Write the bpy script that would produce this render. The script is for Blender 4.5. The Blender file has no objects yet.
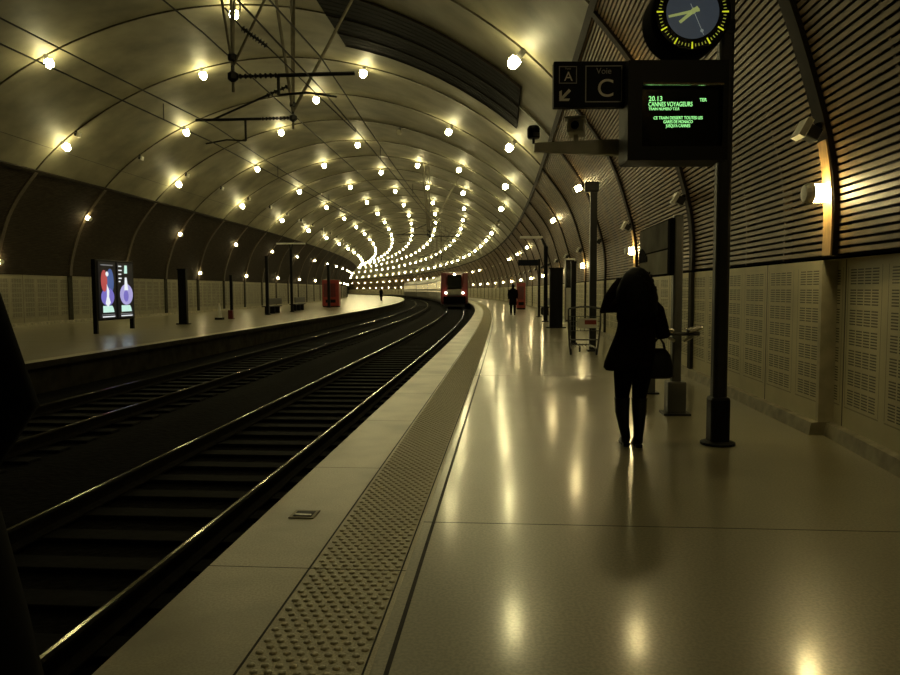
import bpy, bmesh, math, random
import numpy as np
from mathutils import Matrix, Vector, Quaternion
random.seed(7)
rng = np.random.RandomState(3)
scn = bpy.context.scene
col = scn.collection

# ------------------------------------------------------------------ camera and track alignment
F, PITCH, ROLL, CAMH = 718.68, 0.0661693, -0.0044295, 1.38142
E0, TH, K0, K1, KMAX = -1.496805, 0.078329, -0.000113865, 3.95424e-5, 0.00172373
HP, RA, RB, G, LP = 0.456, 0.846, 4.529, 1.51, 7.683
S0, PIT = 6.8631, 4.84182
ds = 0.25
sT = np.arange(-40, 330, ds); i0 = int(40/ds)
kT = np.clip(K0 + K1*np.clip(sT, 0, None), -1, KMAX)
aT = -np.concatenate([[0], np.cumsum(kT[:-1]*ds)]); aT = aT - aT[i0] + TH
xT = np.concatenate([[0], np.cumsum(np.sin(aT[:-1])*ds)]); yT = np.concatenate([[0], np.cumsum(np.cos(aT[:-1])*ds)])
xT = xT - xT[i0] + E0; yT = yT - yT[i0]

def hd(s): return float(np.interp(s, sT, aT))
def P(s, off, z=0.0):
    a = np.interp(s, sT, aT)
    return Vector((float(np.interp(s, sT, xT) - off*math.cos(a)), float(np.interp(s, sT, yT) + off*math.sin(a)), float(z)))
cr, sr, cp, sp = math.cos(ROLL), math.sin(ROLL), math.cos(PITCH), math.sin(PITCH)
def W(u, v, Y):                                  # pixel (900x675) -> world point at depth Y
    X = (u-450)/F; Z = (337.5-v)/F
    x = X*cr - Z*sr; zu = X*sr + Z*cr
    dx, dy, dz = x, cp + zu*sp, -sp + zu*cp
    t = Y/dy
    return Vector((dx*t, Y, CAMH + dz*t))

cd = bpy.data.cameras.new('camera'); cam = bpy.data.objects.new('camera', cd); col.objects.link(cam)
cd.sensor_width = 36; cd.lens = F/900*36; cd.clip_start = 0.05; cd.clip_end = 600
right = Vector((cr, sr*sp, sr*cp)); up = Vector((-sr, cr*sp, cr*cp)); fw = Vector((0, cp, -sp))
m = Matrix.Identity(4)
for i in range(3): m[i][0], m[i][1], m[i][2] = right[i], up[i], -fw[i]
m[2][3] = CAMH
cam.matrix_world = m
scn.camera = cam
scn.view_settings.view_transform = 'Standard'; scn.view_settings.look = 'None'
scn.view_settings.exposure = 0.60; scn.view_settings.gamma = 1.0; scn.view_settings.use_curve_mapping = False
w = bpy.data.worlds.new('night'); scn.world = w; w.use_nodes = True
w.node_tree.nodes['Background'].inputs[0].default_value = (0, 0, 0, 1); w.node_tree.nodes['Background'].inputs[1].default_value = 0
scn.cycles.max_bounces = 6; scn.cycles.diffuse_bounces = 3; scn.cycles.glossy_bounces = 3
scn.cycles.sample_clamp_indirect = 4.0
scn.cycles.use_denoising = True; scn.cycles.denoiser = 'OPENIMAGEDENOISE'; scn.cycles.denoising_prefilter = 'ACCURATE'
scn.cycles.caustics_reflective = True

# ------------------------------------------------------------------ materials
def newmat(name):
    mt = bpy.data.materials.new(name); mt.use_nodes = True
    return mt, mt.node_tree.nodes, mt.node_tree.links, mt.node_tree.nodes['Principled BSDF']
def mat(name, c, rough=0.6, metal=0.0, noise=None, amt=0.25, bump=0.0, spec=0.5, emit=None, es=0.0, coords='Object', detail=5, scale3=None):
    mt, N, L, b = newmat(name)
    b.inputs['Roughness'].default_value = rough; b.inputs['Metallic'].default_value = metal
    b.inputs['Specular IOR Level'].default_value = spec
    b.inputs['Base Color'].default_value = (*c, 1)
    if noise:
        tc = N.new('ShaderNodeTexCoord'); n = N.new('ShaderNodeTexNoise'); n.inputs['Scale'].default_value = noise; n.inputs['Detail'].default_value = detail
        if scale3:
            mp = N.new('ShaderNodeMapping'); mp.inputs['Scale'].default_value = scale3
            L.new(tc.outputs[coords], mp.inputs[0]); L.new(mp.outputs[0], n.inputs['Vector'])
        else: L.new(tc.outputs[coords], n.inputs['Vector'])
        r = N.new('ShaderNodeValToRGB')
        r.color_ramp.elements[0].position = 0.3; r.color_ramp.elements[1].position = 0.7
        r.color_ramp.elements[0].color = (*[x*(1-amt) for x in c], 1); r.color_ramp.elements[1].color = (*[min(1, x*(1+amt)) for x in c], 1)
        L.new(n.outputs['Fac'], r.inputs[0]); L.new(r.outputs[0], b.inputs['Base Color'])
        if bump:
            bp = N.new('ShaderNodeBump'); bp.inputs['Strength'].default_value = bump; bp.inputs['Distance'].default_value = 0.02
            L.new(n.outputs['Fac'], bp.inputs['Height']); L.new(bp.outputs[0], b.inputs['Normal'])
    if emit:
        b.inputs['Emission Color'].default_value = (*emit, 1); b.inputs['Emission Strength'].default_value = es
    return mt
class NX:                                        # tiny node-expression helper
    def __init__(s, N, L): s.N, s.L = N, L
    def m(s, op, a, b=None, c=None):
        n = s.N.new('ShaderNodeMath'); n.operation = op
        for i, x in enumerate((a, b, c)):
            if x is None: continue
            if isinstance(x, (int, float)): n.inputs[i].default_value = x
            else: s.L.new(x, n.inputs[i])
        return n.outputs[0]
    def band(s, x, a, b):                        # 1 where a < x < b
        return s.m('MULTIPLY', s.m('GREATER_THAN', x, a), s.m('LESS_THAN', x, b))
    def mix(s, f, a, b):
        n = s.N.new('ShaderNodeMix'); n.data_type = 'RGBA'
        s.L.new(f, n.inputs[0])
        for i, x in ((6, a), (7, b)):
            if isinstance(x, tuple): n.inputs[i].default_value = (*x, 1)
            else: s.L.new(x, n.inputs[i])
        return n.outputs[2]

def floor_mat(name, c1, c2, rough, joints=(), trans=None, speck=160.0, samt=0.5, stain=0.25, coat=0.0):
    """terrazzo / slab: speckle, large blotches, dark joints along the platform (uv.y) and across it (uv.x)"""
    mt, N, L, b = newmat(name); X = NX(N, L)
    tc = N.new('ShaderNodeTexCoord'); uv = N.new('ShaderNodeUVMap'); sep = N.new('ShaderNodeSeparateXYZ'); L.new(uv.outputs[0], sep.inputs[0])
    n1 = N.new('ShaderNodeTexNoise'); n1.inputs['Scale'].default_value = speck; n1.inputs['Detail'].default_value = 2; L.new(tc.outputs['Object'], n1.inputs['Vector'])
    n2 = N.new('ShaderNodeTexNoise'); n2.inputs['Scale'].default_value = 1.3; n2.inputs['Detail'].default_value = 6; L.new(tc.outputs['Object'], n2.inputs['Vector'])
    r1 = N.new('ShaderNodeValToRGB'); r1.color_ramp.elements[0].position = 0.38; r1.color_ramp.elements[1].position = 0.6
    r1.color_ramp.elements[0].color = (*[x*(1-samt) for x in c1], 1); r1.color_ramp.elements[1].color = (*c1, 1)
    L.new(n1.outputs['Fac'], r1.inputs[0])
    f2 = X.m('MULTIPLY', X.m('SMOOTHSTEP', 0.35, 0.75, n2.outputs['Fac']) if False else X.m('MULTIPLY_ADD', n2.outputs['Fac'], 4.0, -1.6), stain)
    f2 = X.m('MAXIMUM', X.m('MINIMUM', f2, 1.0), 0.0)
    colr = X.mix(f2, r1.outputs[0], c2)
    mask = None
    for j, wd in joints:
        k = X.band(sep.outputs[1], j-wd, j+wd); mask = k if mask is None else X.m('MAXIMUM', mask, k)
    if trans:
        ph, per, wd = trans
        fr = X.m('FRACT', X.m('DIVIDE', X.m('SUBTRACT', sep.outputs[0], ph-wd), per))
        k = X.m('LESS_THAN', fr, 2*wd/per); mask = k if mask is None else X.m('MAXIMUM', mask, k)
    if mask is not None: colr = X.mix(mask, colr, (0.025, 0.022, 0.015))
    L.new(colr, b.inputs['Base Color'])
    rg = X.m('MULTIPLY_ADD', n2.outputs['Fac'], 0.06, rough-0.03)
    if mask is not None: rg = X.m('MAXIMUM', rg, X.m('MULTIPLY', mask, 0.9))
    L.new(rg, b.inputs['Roughness'])
    n3 = N.new('ShaderNodeTexNoise'); n3.inputs['Scale'].default_value = 7; n3.inputs['Detail'].default_value = 3; L.new(tc.outputs['Object'], n3.inputs['Vector'])
    if coat: b.inputs['Coat Weight'].default_value = coat; b.inputs['Coat Roughness'].default_value = 0.14; b.inputs['Specular IOR Level'].default_value = 0.75
    bp = N.new('ShaderNodeBump'); bp.inputs['Strength'].default_value = 0.02 if coat else 0.06; bp.inputs['Distance'].default_value = 0.02
    L.new(n3.outputs['Fac'], bp.inputs['Height'])
    L.new(bp.outputs[0], b.inputs['Normal'])
    if coat: L.new(bp.outputs[0], b.inputs['Coat Normal'])
    return mt

def panel_mat(name, c, z0, rows, pitch):
    """lower wall: perforated acoustic panels; uv = (distance along the wall, height)"""
    mt, N, L, b = newmat(name); X = NX(N, L)
    uv = N.new('ShaderNodeUVMap'); sep = N.new('ShaderNodeSeparateXYZ'); L.new(uv.outputs[0], sep.inputs[0])
    u, v = sep.outputs[0], sep.outputs[1]
    pw = PIT/3
    pu = X.m('FRACT', X.m('DIVIDE', X.m('ADD', u, 400*PIT-S0), pw))
    half = X.m('FRACT', X.m('MULTIPLY', pu, 2.0))
    bv = X.m('DIVIDE', X.m('SUBTRACT', v, z0), pitch)
    inrow = X.band(bv, 0.0, float(rows))
    fv = X.m('FRACT', bv)
    inb = X.m('MULTIPLY', X.m('MULTIPLY', inrow, X.band(fv, 0.08, 0.90)), X.band(half, 0.14, 0.88))
    sl = X.m('FRACT', X.m('MULTIPLY', X.m('DIVIDE', X.m('SUBTRACT', fv, 0.08), 0.82), 6.0))
    su = X.m('FRACT', X.m('MULTIPLY', X.m('DIVIDE', X.m('SUBTRACT', half, 0.14), 0.74), 4.0))
    hole = X.m('MULTIPLY', X.m('MULTIPLY', inb, X.band(sl, 0.28, 0.74)), X.band(su, 0.09, 0.93))
    edge = X.m('SUBTRACT', 1.0, X.band(pu, 0.008, 0.992))
    frame = X.m('MULTIPLY', inrow, X.m('MAXIMUM', X.band(half, 0.075, 0.09), X.band(half, 0.93, 0.945)))
    frame = X.m('MAXIMUM', frame, X.m('MULTIPLY', X.band(bv, -0.12, -0.05), X.band(half, 0.075, 0.945)))
    dark = X.m('MAXIMUM', X.m('MAXIMUM', hole, edge), X.m('MULTIPLY', frame, 0.55))
    tc = N.new('ShaderNodeTexCoord'); n = N.new('ShaderNodeTexNoise'); n.inputs['Scale'].default_value = 2.5; n.inputs['Detail'].default_value = 7
    L.new(tc.outputs['Object'], n.inputs['Vector'])
    base = X.mix(n.outputs['Fac'], tuple(x*0.72 for x in c), tuple(x*1.2 for x in c))
    L.new(X.mix(X.m('MULTIPLY', dark, 0.9), base, (0.03, 0.027, 0.018)), b.inputs['Base Color'])
    b.inputs['Roughness'].default_value = 0.6
    bp = N.new('ShaderNodeBump'); bp.inputs['Strength'].default_value = 0.6; bp.inputs['Distance'].default_value = 0.01; bp.invert = True
    L.new(dark, bp.inputs['Height']); L.new(bp.outputs[0], b.inputs['Normal'])
    return mt

WARM = (1.0, 0.87, 0.42)
M = {}
M['vault'] = mat('vault_concrete', (0.23, 0.213, 0.145), 0.6, spec=0.25, noise=0.9, amt=0.28, bump=0.15, detail=9)
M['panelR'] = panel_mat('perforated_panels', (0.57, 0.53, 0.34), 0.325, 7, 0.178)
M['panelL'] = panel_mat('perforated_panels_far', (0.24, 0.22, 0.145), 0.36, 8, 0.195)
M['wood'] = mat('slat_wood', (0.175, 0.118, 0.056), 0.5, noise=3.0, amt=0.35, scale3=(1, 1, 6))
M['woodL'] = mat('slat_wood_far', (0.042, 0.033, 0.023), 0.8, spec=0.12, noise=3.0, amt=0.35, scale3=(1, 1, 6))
M['backing'] = mat('backing_felt', (0.012, 0.011, 0.009), 0.9, noise=5, amt=0.3)
M['rib'] = mat('rib_timber', (0.016, 0.011, 0.006), 0.7, spec=0.15, noise=8, amt=0.3)
M['ribL'] = mat('rib_timber_far', (0.06, 0.045, 0.028), 0.6, noise=8, amt=0.3)
M['pilaster'] = mat('pilaster_dark', (0.032, 0.03, 0.021), 0.8, spec=0.1, noise=8, amt=0.3)
M['concrete'] = mat('base_concrete', (0.26, 0.235, 0.155), 0.6, noise=6, amt=0.35, bump=0.1)
M['terrazzo'] = floor_mat('terrazzo', (0.29, 0.262, 0.16), (0.20, 0.18, 0.108), 0.315, joints=((1.06, 0.009),), trans=(4.3, 7.35, 0.006), speck=70, samt=0.30, stain=0.35, coat=0.65)
M['terrazzoL'] = floor_mat('terrazzo_far', (0.27, 0.245, 0.15), (0.22, 0.20, 0.12), 0.32, trans=(4.3, 7.35, 0.006), speck=40, samt=0.15, coat=0.5)
M['slab'] = floor_mat('edge_slab', (0.49, 0.45, 0.295), (0.25, 0.23, 0.15), 0.34, trans=(3.55, 2.02, 0.004), speck=90, samt=0.25, stain=0.8)
M['tactile'] = floor_mat('tactile_slab', (0.56, 0.515, 0.34), (0.42, 0.385, 0.25), 0.42, trans=(3.55, 2.02, 0.004), speck=110, samt=0.3)
M['groove'] = mat('joint_dark', (0.02, 0.018, 0.012), 0.8, noise=20, amt=0.3)
M['platside'] = mat('platform_side', (0.035, 0.032, 0.022), 0.85, spec=0.1, noise=3, amt=0.4, bump=0.2)
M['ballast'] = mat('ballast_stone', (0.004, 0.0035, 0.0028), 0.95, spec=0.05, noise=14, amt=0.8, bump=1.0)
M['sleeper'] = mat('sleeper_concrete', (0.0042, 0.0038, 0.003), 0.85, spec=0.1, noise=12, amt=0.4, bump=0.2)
M['railhead'] = mat('rail_polished', (0.30, 0.28, 0.22), 0.17, 1.0, noise=3, amt=0.2, scale3=(1, 1, 1))
M['railbody'] = mat('rail_rust', (0.010, 0.008, 0.006), 0.85, spec=0.1, noise=15, amt=0.4)
M['globe'] = mat('lit_globe', (1, 1, 1), 0.3, emit=WARM, es=62)
M['globeW'] = mat('lit_globe_wall', (1, 1, 1), 0.3, emit=(1.0, 0.80, 0.36), es=55)
M['globeoff'] = mat('unlit_globe', (0.45, 0.42, 0.32), 0.15, noise=4, amt=0.1)
M['fix'] = mat('fixture_grey', (0.10, 0.10, 0.09), 0.45, 0.3, noise=9, amt=0.2)
M['fixlight'] = mat('fixture_cap', (0.55, 0.54, 0.46), 0.4, noise=9, amt=0.2)
M['black'] = mat('black_paint', (0.004, 0.004, 0.004), 0.5, spec=0.16, noise=6, amt=0.2)
M['darkgrey'] = mat('dark_grey_paint', (0.012, 0.0125, 0.012), 0.42, spec=0.35, noise=6, amt=0.2)
M['grey'] = mat('grey_paint', (0.055, 0.056, 0.05), 0.45, 0.1, noise=6, amt=0.2)
M['alu'] = mat('aluminium', (0.45, 0.44, 0.40), 0.3, 0.9, noise=10, amt=0.15)
M['steel'] = mat('brushed_steel', (0.55, 0.53, 0.47), 0.22, 1.0, noise=10, amt=0.15)
M['pale'] = mat('pale_enamel', (0.62, 0.62, 0.56), 0.35, noise=5, amt=0.1)
M['navy'] = mat('sign_navy', (0.0035, 0.005, 0.010), 0.6, spec=0.15, noise=4, amt=0.15)
M['letter'] = mat('sign_lettering', (0.8, 0.78, 0.70), 0.5, noise=30, amt=0.1)
M['letterdim'] = mat('sign_lettering_dim', (0.36, 0.36, 0.33), 0.5, noise=30, amt=0.1)
M['glass'] = mat('screen_glass', (0.004, 0.005, 0.004), 0.08, noise=3, amt=0.1)
M['green'] = mat('green_glow', (0.1, 0.3, 0.1), 0.5, emit=(0.30, 0.85, 0.26), es=0.9)
M['dial'] = mat('clock_dial_blue', (0.05, 0.062, 0.08), 0.2, noise=2.5, amt=0.3, emit=(0.16, 0.20, 0.25), es=0.10)
M['mark'] = mat('clock_mark_yellow', (0.5, 0.55, 0.02), 0.5, emit=(0.62, 0.66, 0.02), es=0.6)
M['markdim'] = mat('clock_minute_mark', (0.3, 0.32, 0.05), 0.5, emit=(0.42, 0.44, 0.05), es=0.35)
M['hand'] = mat('clock_hand', (0.40, 0.44, 0.16), 0.5, emit=(0.36, 0.42, 0.14), es=0.35)
M['handdim'] = mat('clock_second_hand', (0.26, 0.30, 0.28), 0.5, emit=(0.26, 0.30, 0.28), es=0.3)
M['red'] = mat('red_paint', (0.24, 0.02, 0.012), 0.35, noise=4, amt=0.2)
M['trainred'] = mat('train_red', (0.10, 0.009, 0.009), 0.3, noise=3, amt=0.15)
M['traingrey'] = mat('train_grey', (0.20, 0.19, 0.15), 0.35, noise=2, amt=0.15)
M['traindark'] = mat('train_dark', (0.02, 0.02, 0.02), 0.4, noise=3, amt=0.2)
M['trainroof'] = mat('train_roof', (0.22, 0.21, 0.17), 0.5, noise=3, amt=0.2)
M['winlit'] = mat('lit_window', (0.2, 0.18, 0.1), 0.2, emit=(1.0, 0.80, 0.34), es=0.35)
M['headlight'] = mat('headlight', (1, 1, 1), 0.2, emit=(1.0, 0.90, 0.66), es=25)
M['wire'] = mat('wire_black', (0.006, 0.006, 0.005), 0.6, noise=9, amt=0.2)
M['hanger'] = mat('hanger_galvanised', (0.16, 0.145, 0.10), 0.5, 0.3, noise=9, amt=0.2)
M['insul'] = mat('insulator_brown', (0.006, 0.005, 0.004), 0.4, noise=9, amt=0.2)
M['grille'] = mat('grille_black', (0.003, 0.003, 0.0026), 0.8, spec=0.05, noise=6, amt=0.3)
M['coat'] = mat('coat_burgundy', (0.007, 0.0032, 0.0032), 0.9, spec=0.08, noise=60, amt=0.3, bump=0.2)
M['blackcloth'] = mat('black_cloth', (0.0028, 0.0028, 0.003), 0.9, spec=0.06, noise=60, amt=0.3)
M['hair'] = mat('dark_hair', (0.003, 0.0022, 0.0018), 0.55, spec=0.12, noise=40, amt=0.3)
M['boot'] = mat('boot_leather', (0.003, 0.003, 0.003), 0.38, spec=0.25, noise=30, amt=0.2)
M['endp'] = mat('pale_concrete', (0.48, 0.44, 0.30), 0.6, noise=6, amt=0.2)
M['facing'] = mat('lamp_glow_timber', (0.36, 0.22, 0.075), 0.5, noise=4, amt=0.25, scale3=(6, 6, 1))  # golden lamp glow put into the rib colour
M['faceg'] = mat('board_face_grey', (0.15, 0.145, 0.12), 0.8, spec=0.03, noise=3, amt=0.3)
M['facel'] = mat('board_face_light', (0.30, 0.29, 0.235), 0.8, spec=0.03, noise=3, amt=0.2)
M['boomgrey'] = mat('boom_grey', (0.42, 0.41, 0.34), 0.5, noise=5, amt=0.15)
M['void'] = mat('matt_black', (0.004, 0.004, 0.004), 0.9, spec=0.02, noise=6, amt=0.2)
M['conduit'] = mat('conduit_metal', (0.10, 0.09, 0.06), 0.32, 0.7, noise=9, amt=0.3)
M['skin'] = mat('skin', (0.32, 0.19, 0.12), 0.5, noise=20, amt=0.08)
M['bag'] = mat('bag_leather', (0.004, 0.0035, 0.0035), 0.5, spec=0.2, noise=30, amt=0.2)

# ------------------------------------------------------------------ mesh helpers
def link(o, parent=None):
    col.objects.link(o)
    if parent is not None: o.parent = parent
    return o
class MB:
    def __init__(s): s.v, s.f, s.uv, s.mi = [], [], [], []
    def add(s, verts, faces, mi=0, uvs=None):
        b = len(s.v); s.v += [tuple(x) for x in verts]
        for k, fc in enumerate(faces):
            s.f.append([b+i for i in fc]); s.mi.append(mi); s.uv.append([uvs[i] for i in fc] if uvs else None)
    def box(s, c, sz, rot=None, mi=0, taper=1.0):
        c = Vector(c); hx, hy, hz = sz[0]/2, sz[1]/2, sz[2]/2
        vs = []
        for z, t in ((-hz, 1), (hz, taper)):
            for x, y in ((-hx, -hy), (hx, -hy), (hx, hy), (-hx, hy)): vs.append(Vector((x*t, y*t, z)))
        if rot is not None: vs = [rot @ q for q in vs]
        s.add([c+q for q in vs], [(0, 3, 2, 1), (4, 5, 6, 7), (0, 1, 5, 4), (1, 2, 6, 5), (2, 3, 7, 6), (3, 0, 4, 7)], mi); return s
    def tube(s, pts, r, n=8, mi=0, caps=True):
        pts = [Vector(p) for p in pts]; rs = r if isinstance(r, (list, tuple)) else [r]*len(pts)
        t0 = (pts[1]-pts[0]).normalized(); a = Vector((0, 0, 1)) if abs(t0.z) < 0.9 else Vector((1, 0, 0))
        nx = t0.cross(a).normalized(); vs = []
        for i, p in enumerate(pts):
            t = (pts[min(i+1, len(pts)-1)]-pts[max(i-1, 0)]).normalized()
            nx = (nx - t*nx.dot(t)).normalized(); ny = t.cross(nx)
            for k in range(n):
                q = 2*math.pi*k/n; vs.append(p + (nx*math.cos(q)+ny*math.sin(q))*rs[i])
        fs = [(i*n+k, i*n+(k+1) % n, (i+1)*n+(k+1) % n, (i+1)*n+k) for i in range(len(pts)-1) for k in range(n)]
        if caps: fs += [tuple(range(n))[::-1], tuple((len(pts)-1)*n+k for k in range(n))]
        s.add(vs, fs, mi); return s
    def lathe(s, prof, n=20, c=(0, 0, 0), rot=None, mi=0):   # prof: (radius, z)
        vs = []
        for r, z in prof:
            for k in range(n):
                q = 2*math.pi*k/n; p = Vector((r*math.cos(q), r*math.sin(q), z))
                if rot is not None: p = rot @ p
                vs.append(Vector(c)+p)
        m_ = len(prof)
        fs = [(i*n+k, i*n+(k+1) % n, (i+1)*n+(k+1) % n, (i+1)*n+k) for i in range(m_-1) for k in range(n)]
        fs += [tuple(range(n))[::-1], tuple((m_-1)*n+k for k in range(n))]
        s.add(vs, fs, mi); return s
    def rings(s, rings, mi=0):                    # loft closed rings
        n = len(rings[0]); vs = [q for r in rings for q in r]
        fs = [(i*n+k, i*n+(k+1) % n, (i+1)*n+(k+1) % n, (i+1)*n+k) for i in range(len(rings)-1) for k in range(n)]
        fs += [tuple(range(n))[::-1], tuple((len(rings)-1)*n+k for k in range(n))]
        s.add(vs, fs, mi); return s
    def poly(s, pts, thick, nrm, mi=0):           # flat outline with thickness
        nrm = Vector(nrm)*thick; n = len(pts); a = [Vector(p) for p in pts]; b = [p+nrm for p in a]
        s.add(a+b, [tuple(range(n))[::-1], tuple(range(n, 2*n))]+[(i, (i+1) % n, n+(i+1) % n, n+i) for i in range(n)], mi); return s
    def sweep(s, prof, ss, closed=False, mi=0, uvfn=None, flip=False):   # prof: (off, z) carried along the track
        n = len(prof); cum = [0]
        for i in range(1, n): cum.append(cum[-1]+math.dist(prof[i], prof[i-1]))
        vs, uvs = [], []
        for q in ss:
            for j, (o, z) in enumerate(prof):
                vs.append(P(q, o, z)); uvs.append(uvfn(q, o, z, cum[j]) if uvfn else (q, cum[j]))
        r = range(n) if closed else range(n-1)
        fs = []
        for i in range(len(ss)-1):
            for j in r:
                k = (j+1) % n; f_ = (i*n+j, i*n+k, (i+1)*n+k, (i+1)*n+j)
                fs.append(f_[::-1] if flip else f_)
        if closed: fs += [tuple(range(n)), tuple((len(ss)-1)*n+j for j in range(n))[::-1]]
        s.add(vs, fs, mi, uvs); return s
    def build(s, name, mats, parent=None, smooth=False, bevel=0.0, fix=True):
        me = bpy.data.meshes.new(name); me.from_pydata(s.v, [], s.f)
        for q in (mats if isinstance(mats, (list, tuple)) else [mats]): me.materials.append(q)
        me.polygons.foreach_set('material_index', s.mi)
        if any(u is not None for u in s.uv):
            lay = me.uv_layers.new(name='UVMap'); k = 0
            for fc, u in zip(s.f, s.uv):
                for i in range(len(fc)):
                    lay.data[k].uv = u[i] if u else (0, 0); k += 1
        if smooth: me.polygons.foreach_set('use_smooth', [True]*len(me.polygons))
        me.update()
        if fix:
            bm = bmesh.new(); bm.from_mesh(me); bmesh.ops.recalc_face_normals(bm, faces=bm.faces); bm.to_mesh(me); bm.free()
        o = link(bpy.data.objects.new(name, me), parent)
        if bevel:
            bv = o.modifiers.new('bevel', 'BEVEL'); bv.width = bevel; bv.segments = 2; bv.limit_method = 'ANGLE'
        return o
def tag(o, label=None, cat=None, group=None, kind=None):
    if label: o['label'] = label
    if cat: o['category'] = cat
    if group: o['group'] = group
    if kind: o['kind'] = kind
    return o
def empty(name, loc=(0, 0, 0), rz=0.0, label=None, cat=None, group=None):
    o = bpy.data.objects.new(name, None); link(o); o.location = loc; o.rotation_euler = (0, 0, rz); o.empty_display_size = 0.1
    return tag(o, label, cat, group)
def kids(o): return list(o.children)
def copy_tree(o, parent=None):
    c = o.copy(); col.objects.link(c)
    if parent is not None: c.parent = parent
    for ch in kids(o): copy_tree(ch, c)
    return c
def on_track(name, s, off, z=0.0, **k): return empty(name, P(s, off, z), -hd(s), **k)
def struct(o): o['kind'] = 'structure'; return o
def text(name, body, size, mt, parent, loc, rot, ax='LEFT', sx=1.0, ex=0.002):
    cu = bpy.data.curves.new(name, 'FONT'); cu.body = body; cu.size = size; cu.align_x = ax; cu.align_y = 'BOTTOM_BASELINE'; cu.extrude = ex
    cu.materials.append(mt); tmp = bpy.data.objects.new('tmp', cu); col.objects.link(tmp); dg = bpy.context.evaluated_depsgraph_get(); dg.update()
    me = bpy.data.meshes.new_from_object(tmp.evaluated_get(dg)); bpy.data.objects.remove(tmp); bpy.data.curves.remove(cu)
    o = link(bpy.data.objects.new(name, me), parent); o.location = loc; o.rotation_euler = rot; o.scale = (sx, 1, 1)
    return o
def disc_pts(c, r, n=28, ax='xz', sy=1.0):
    out = []
    for k in range(n):
        q = 2*math.pi*k/n; a, b = r*math.cos(q), r*sy*math.sin(q)
        out.append((c[0]+a, c[1], c[2]+b) if ax == 'xz' else (c[0], c[1]+a, c[2]+b))
    return out

ORD = ['first', 'second', 'third', 'fourth', 'fifth', 'sixth', 'seventh', 'eighth', 'ninth', 'tenth', 'eleventh', 'twelfth']

# ------------------------------------------------------------------ cross-section of the vault
CX = 6.65
half = [(11.1, -0.05), (11.1, 1.0), (11.12, 2.2), (10.95, 3.1), (10.45, 4.45), (9.5, 5.75), (8.38, 6.85), (7.1, 7.75), (5.8, 8.47), (4.4, 9.05), (2.9, 9.48), (1.5, 9.73), (0, 9.82)]
ctl = np.array([(CX-x, z) for x, z in half]+[(CX+x, z) for x, z in half[::-1][1:]])
def catmull(pts, n):
    out = []
    for q in np.linspace(0, len(pts)-1, n):
        i = min(int(q), len(pts)-2); f = q-i
        p0, p1, p2, p3 = pts[max(i-1, 0)], pts[i], pts[i+1], pts[min(i+2, len(pts)-1)]
        out.append(.5*((2*p1)+(-p0+p2)*f+(2*p0-5*p1+4*p2-p3)*f*f+(-p0+3*p1-3*p2+p3)*f**3))
    return np.array(out)
PR = catmull(ctl, 900)
dPR = np.gradient(PR, axis=0); dPR /= np.linalg.norm(dPR, axis=1)[:, None]
NR = np.stack([dPR[:, 1], -dPR[:, 0]], 1)        # points inward (towards the tracks)
if NR[450][1] > 0: NR = -NR
def seg(z0, z1, side):                           # profile points between heights on one side, ordered upwards
    idx = [i for i in range(900) if z0 <= PR[i][1] <= z1 and (PR[i][0] < CX) == (side == 'R')]
    return idx if side == 'R' else idx[::-1]
def offp(i, d): return (PR[i][0]+NR[i][0]*d, PR[i][1]+NR[i][1]*d)
ZR, ZRW, ZL, ZLW = 5.75, 1.64, 5.93, 2.07
iR = max(i for i in range(450) if PR[i][1] <= ZR); iL = min(i for i in range(450, 900) if PR[i][1] <= ZL)
ss = list(np.arange(-32.15, 60, 1.21))+list(np.arange(60, 312, 2.42))
SEND = ss[-1]

# ceiling
idx = list(range(iR, iL+1, 9)); idx = idx if idx[-1] == iL else idx+[iL]
ceil = struct(MB().sweep([tuple(PR[i]) for i in idx], ss).build('ceiling', M['vault'], smooth=True))
# dark edge trims where the vault meets the timber
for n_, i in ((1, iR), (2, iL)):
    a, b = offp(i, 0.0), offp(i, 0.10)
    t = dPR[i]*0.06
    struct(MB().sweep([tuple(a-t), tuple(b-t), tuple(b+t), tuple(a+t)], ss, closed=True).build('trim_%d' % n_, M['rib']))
# thin conduits along every frame on the vault, with their clips
def frame_mesh(i_from, i_to, depth0, depth1, half_w, step):
    """box rib that follows the profile at one frame, in the frame's own coordinates (x to the right, y along the track)"""
    mb = MB(); ii = list(range(i_from, i_to, step))+[i_to]
    rings = []
    for i in ii:
        a, b = offp(i, depth0), offp(i, depth1)
        rings.append([Vector((-a[0], -half_w, a[1])), Vector((-b[0], -half_w, b[1])), Vector((-b[0], half_w, b[1])), Vector((-a[0], half_w, a[1]))])
    return mb.rings(rings)
KF = list(range(-3, 50))
proto = frame_mesh(iR, iL, -0.02, 0.045, 0.018, 9).build('conduit', M['conduit'], ceil)
for k in KF:
    o = proto if k == KF[0] else proto.copy()
    if o is not proto: col.objects.link(o)
    q = S0+PIT*k; o.location = P(q, 0); o.rotation_euler = (0, 0, -hd(q))

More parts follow.
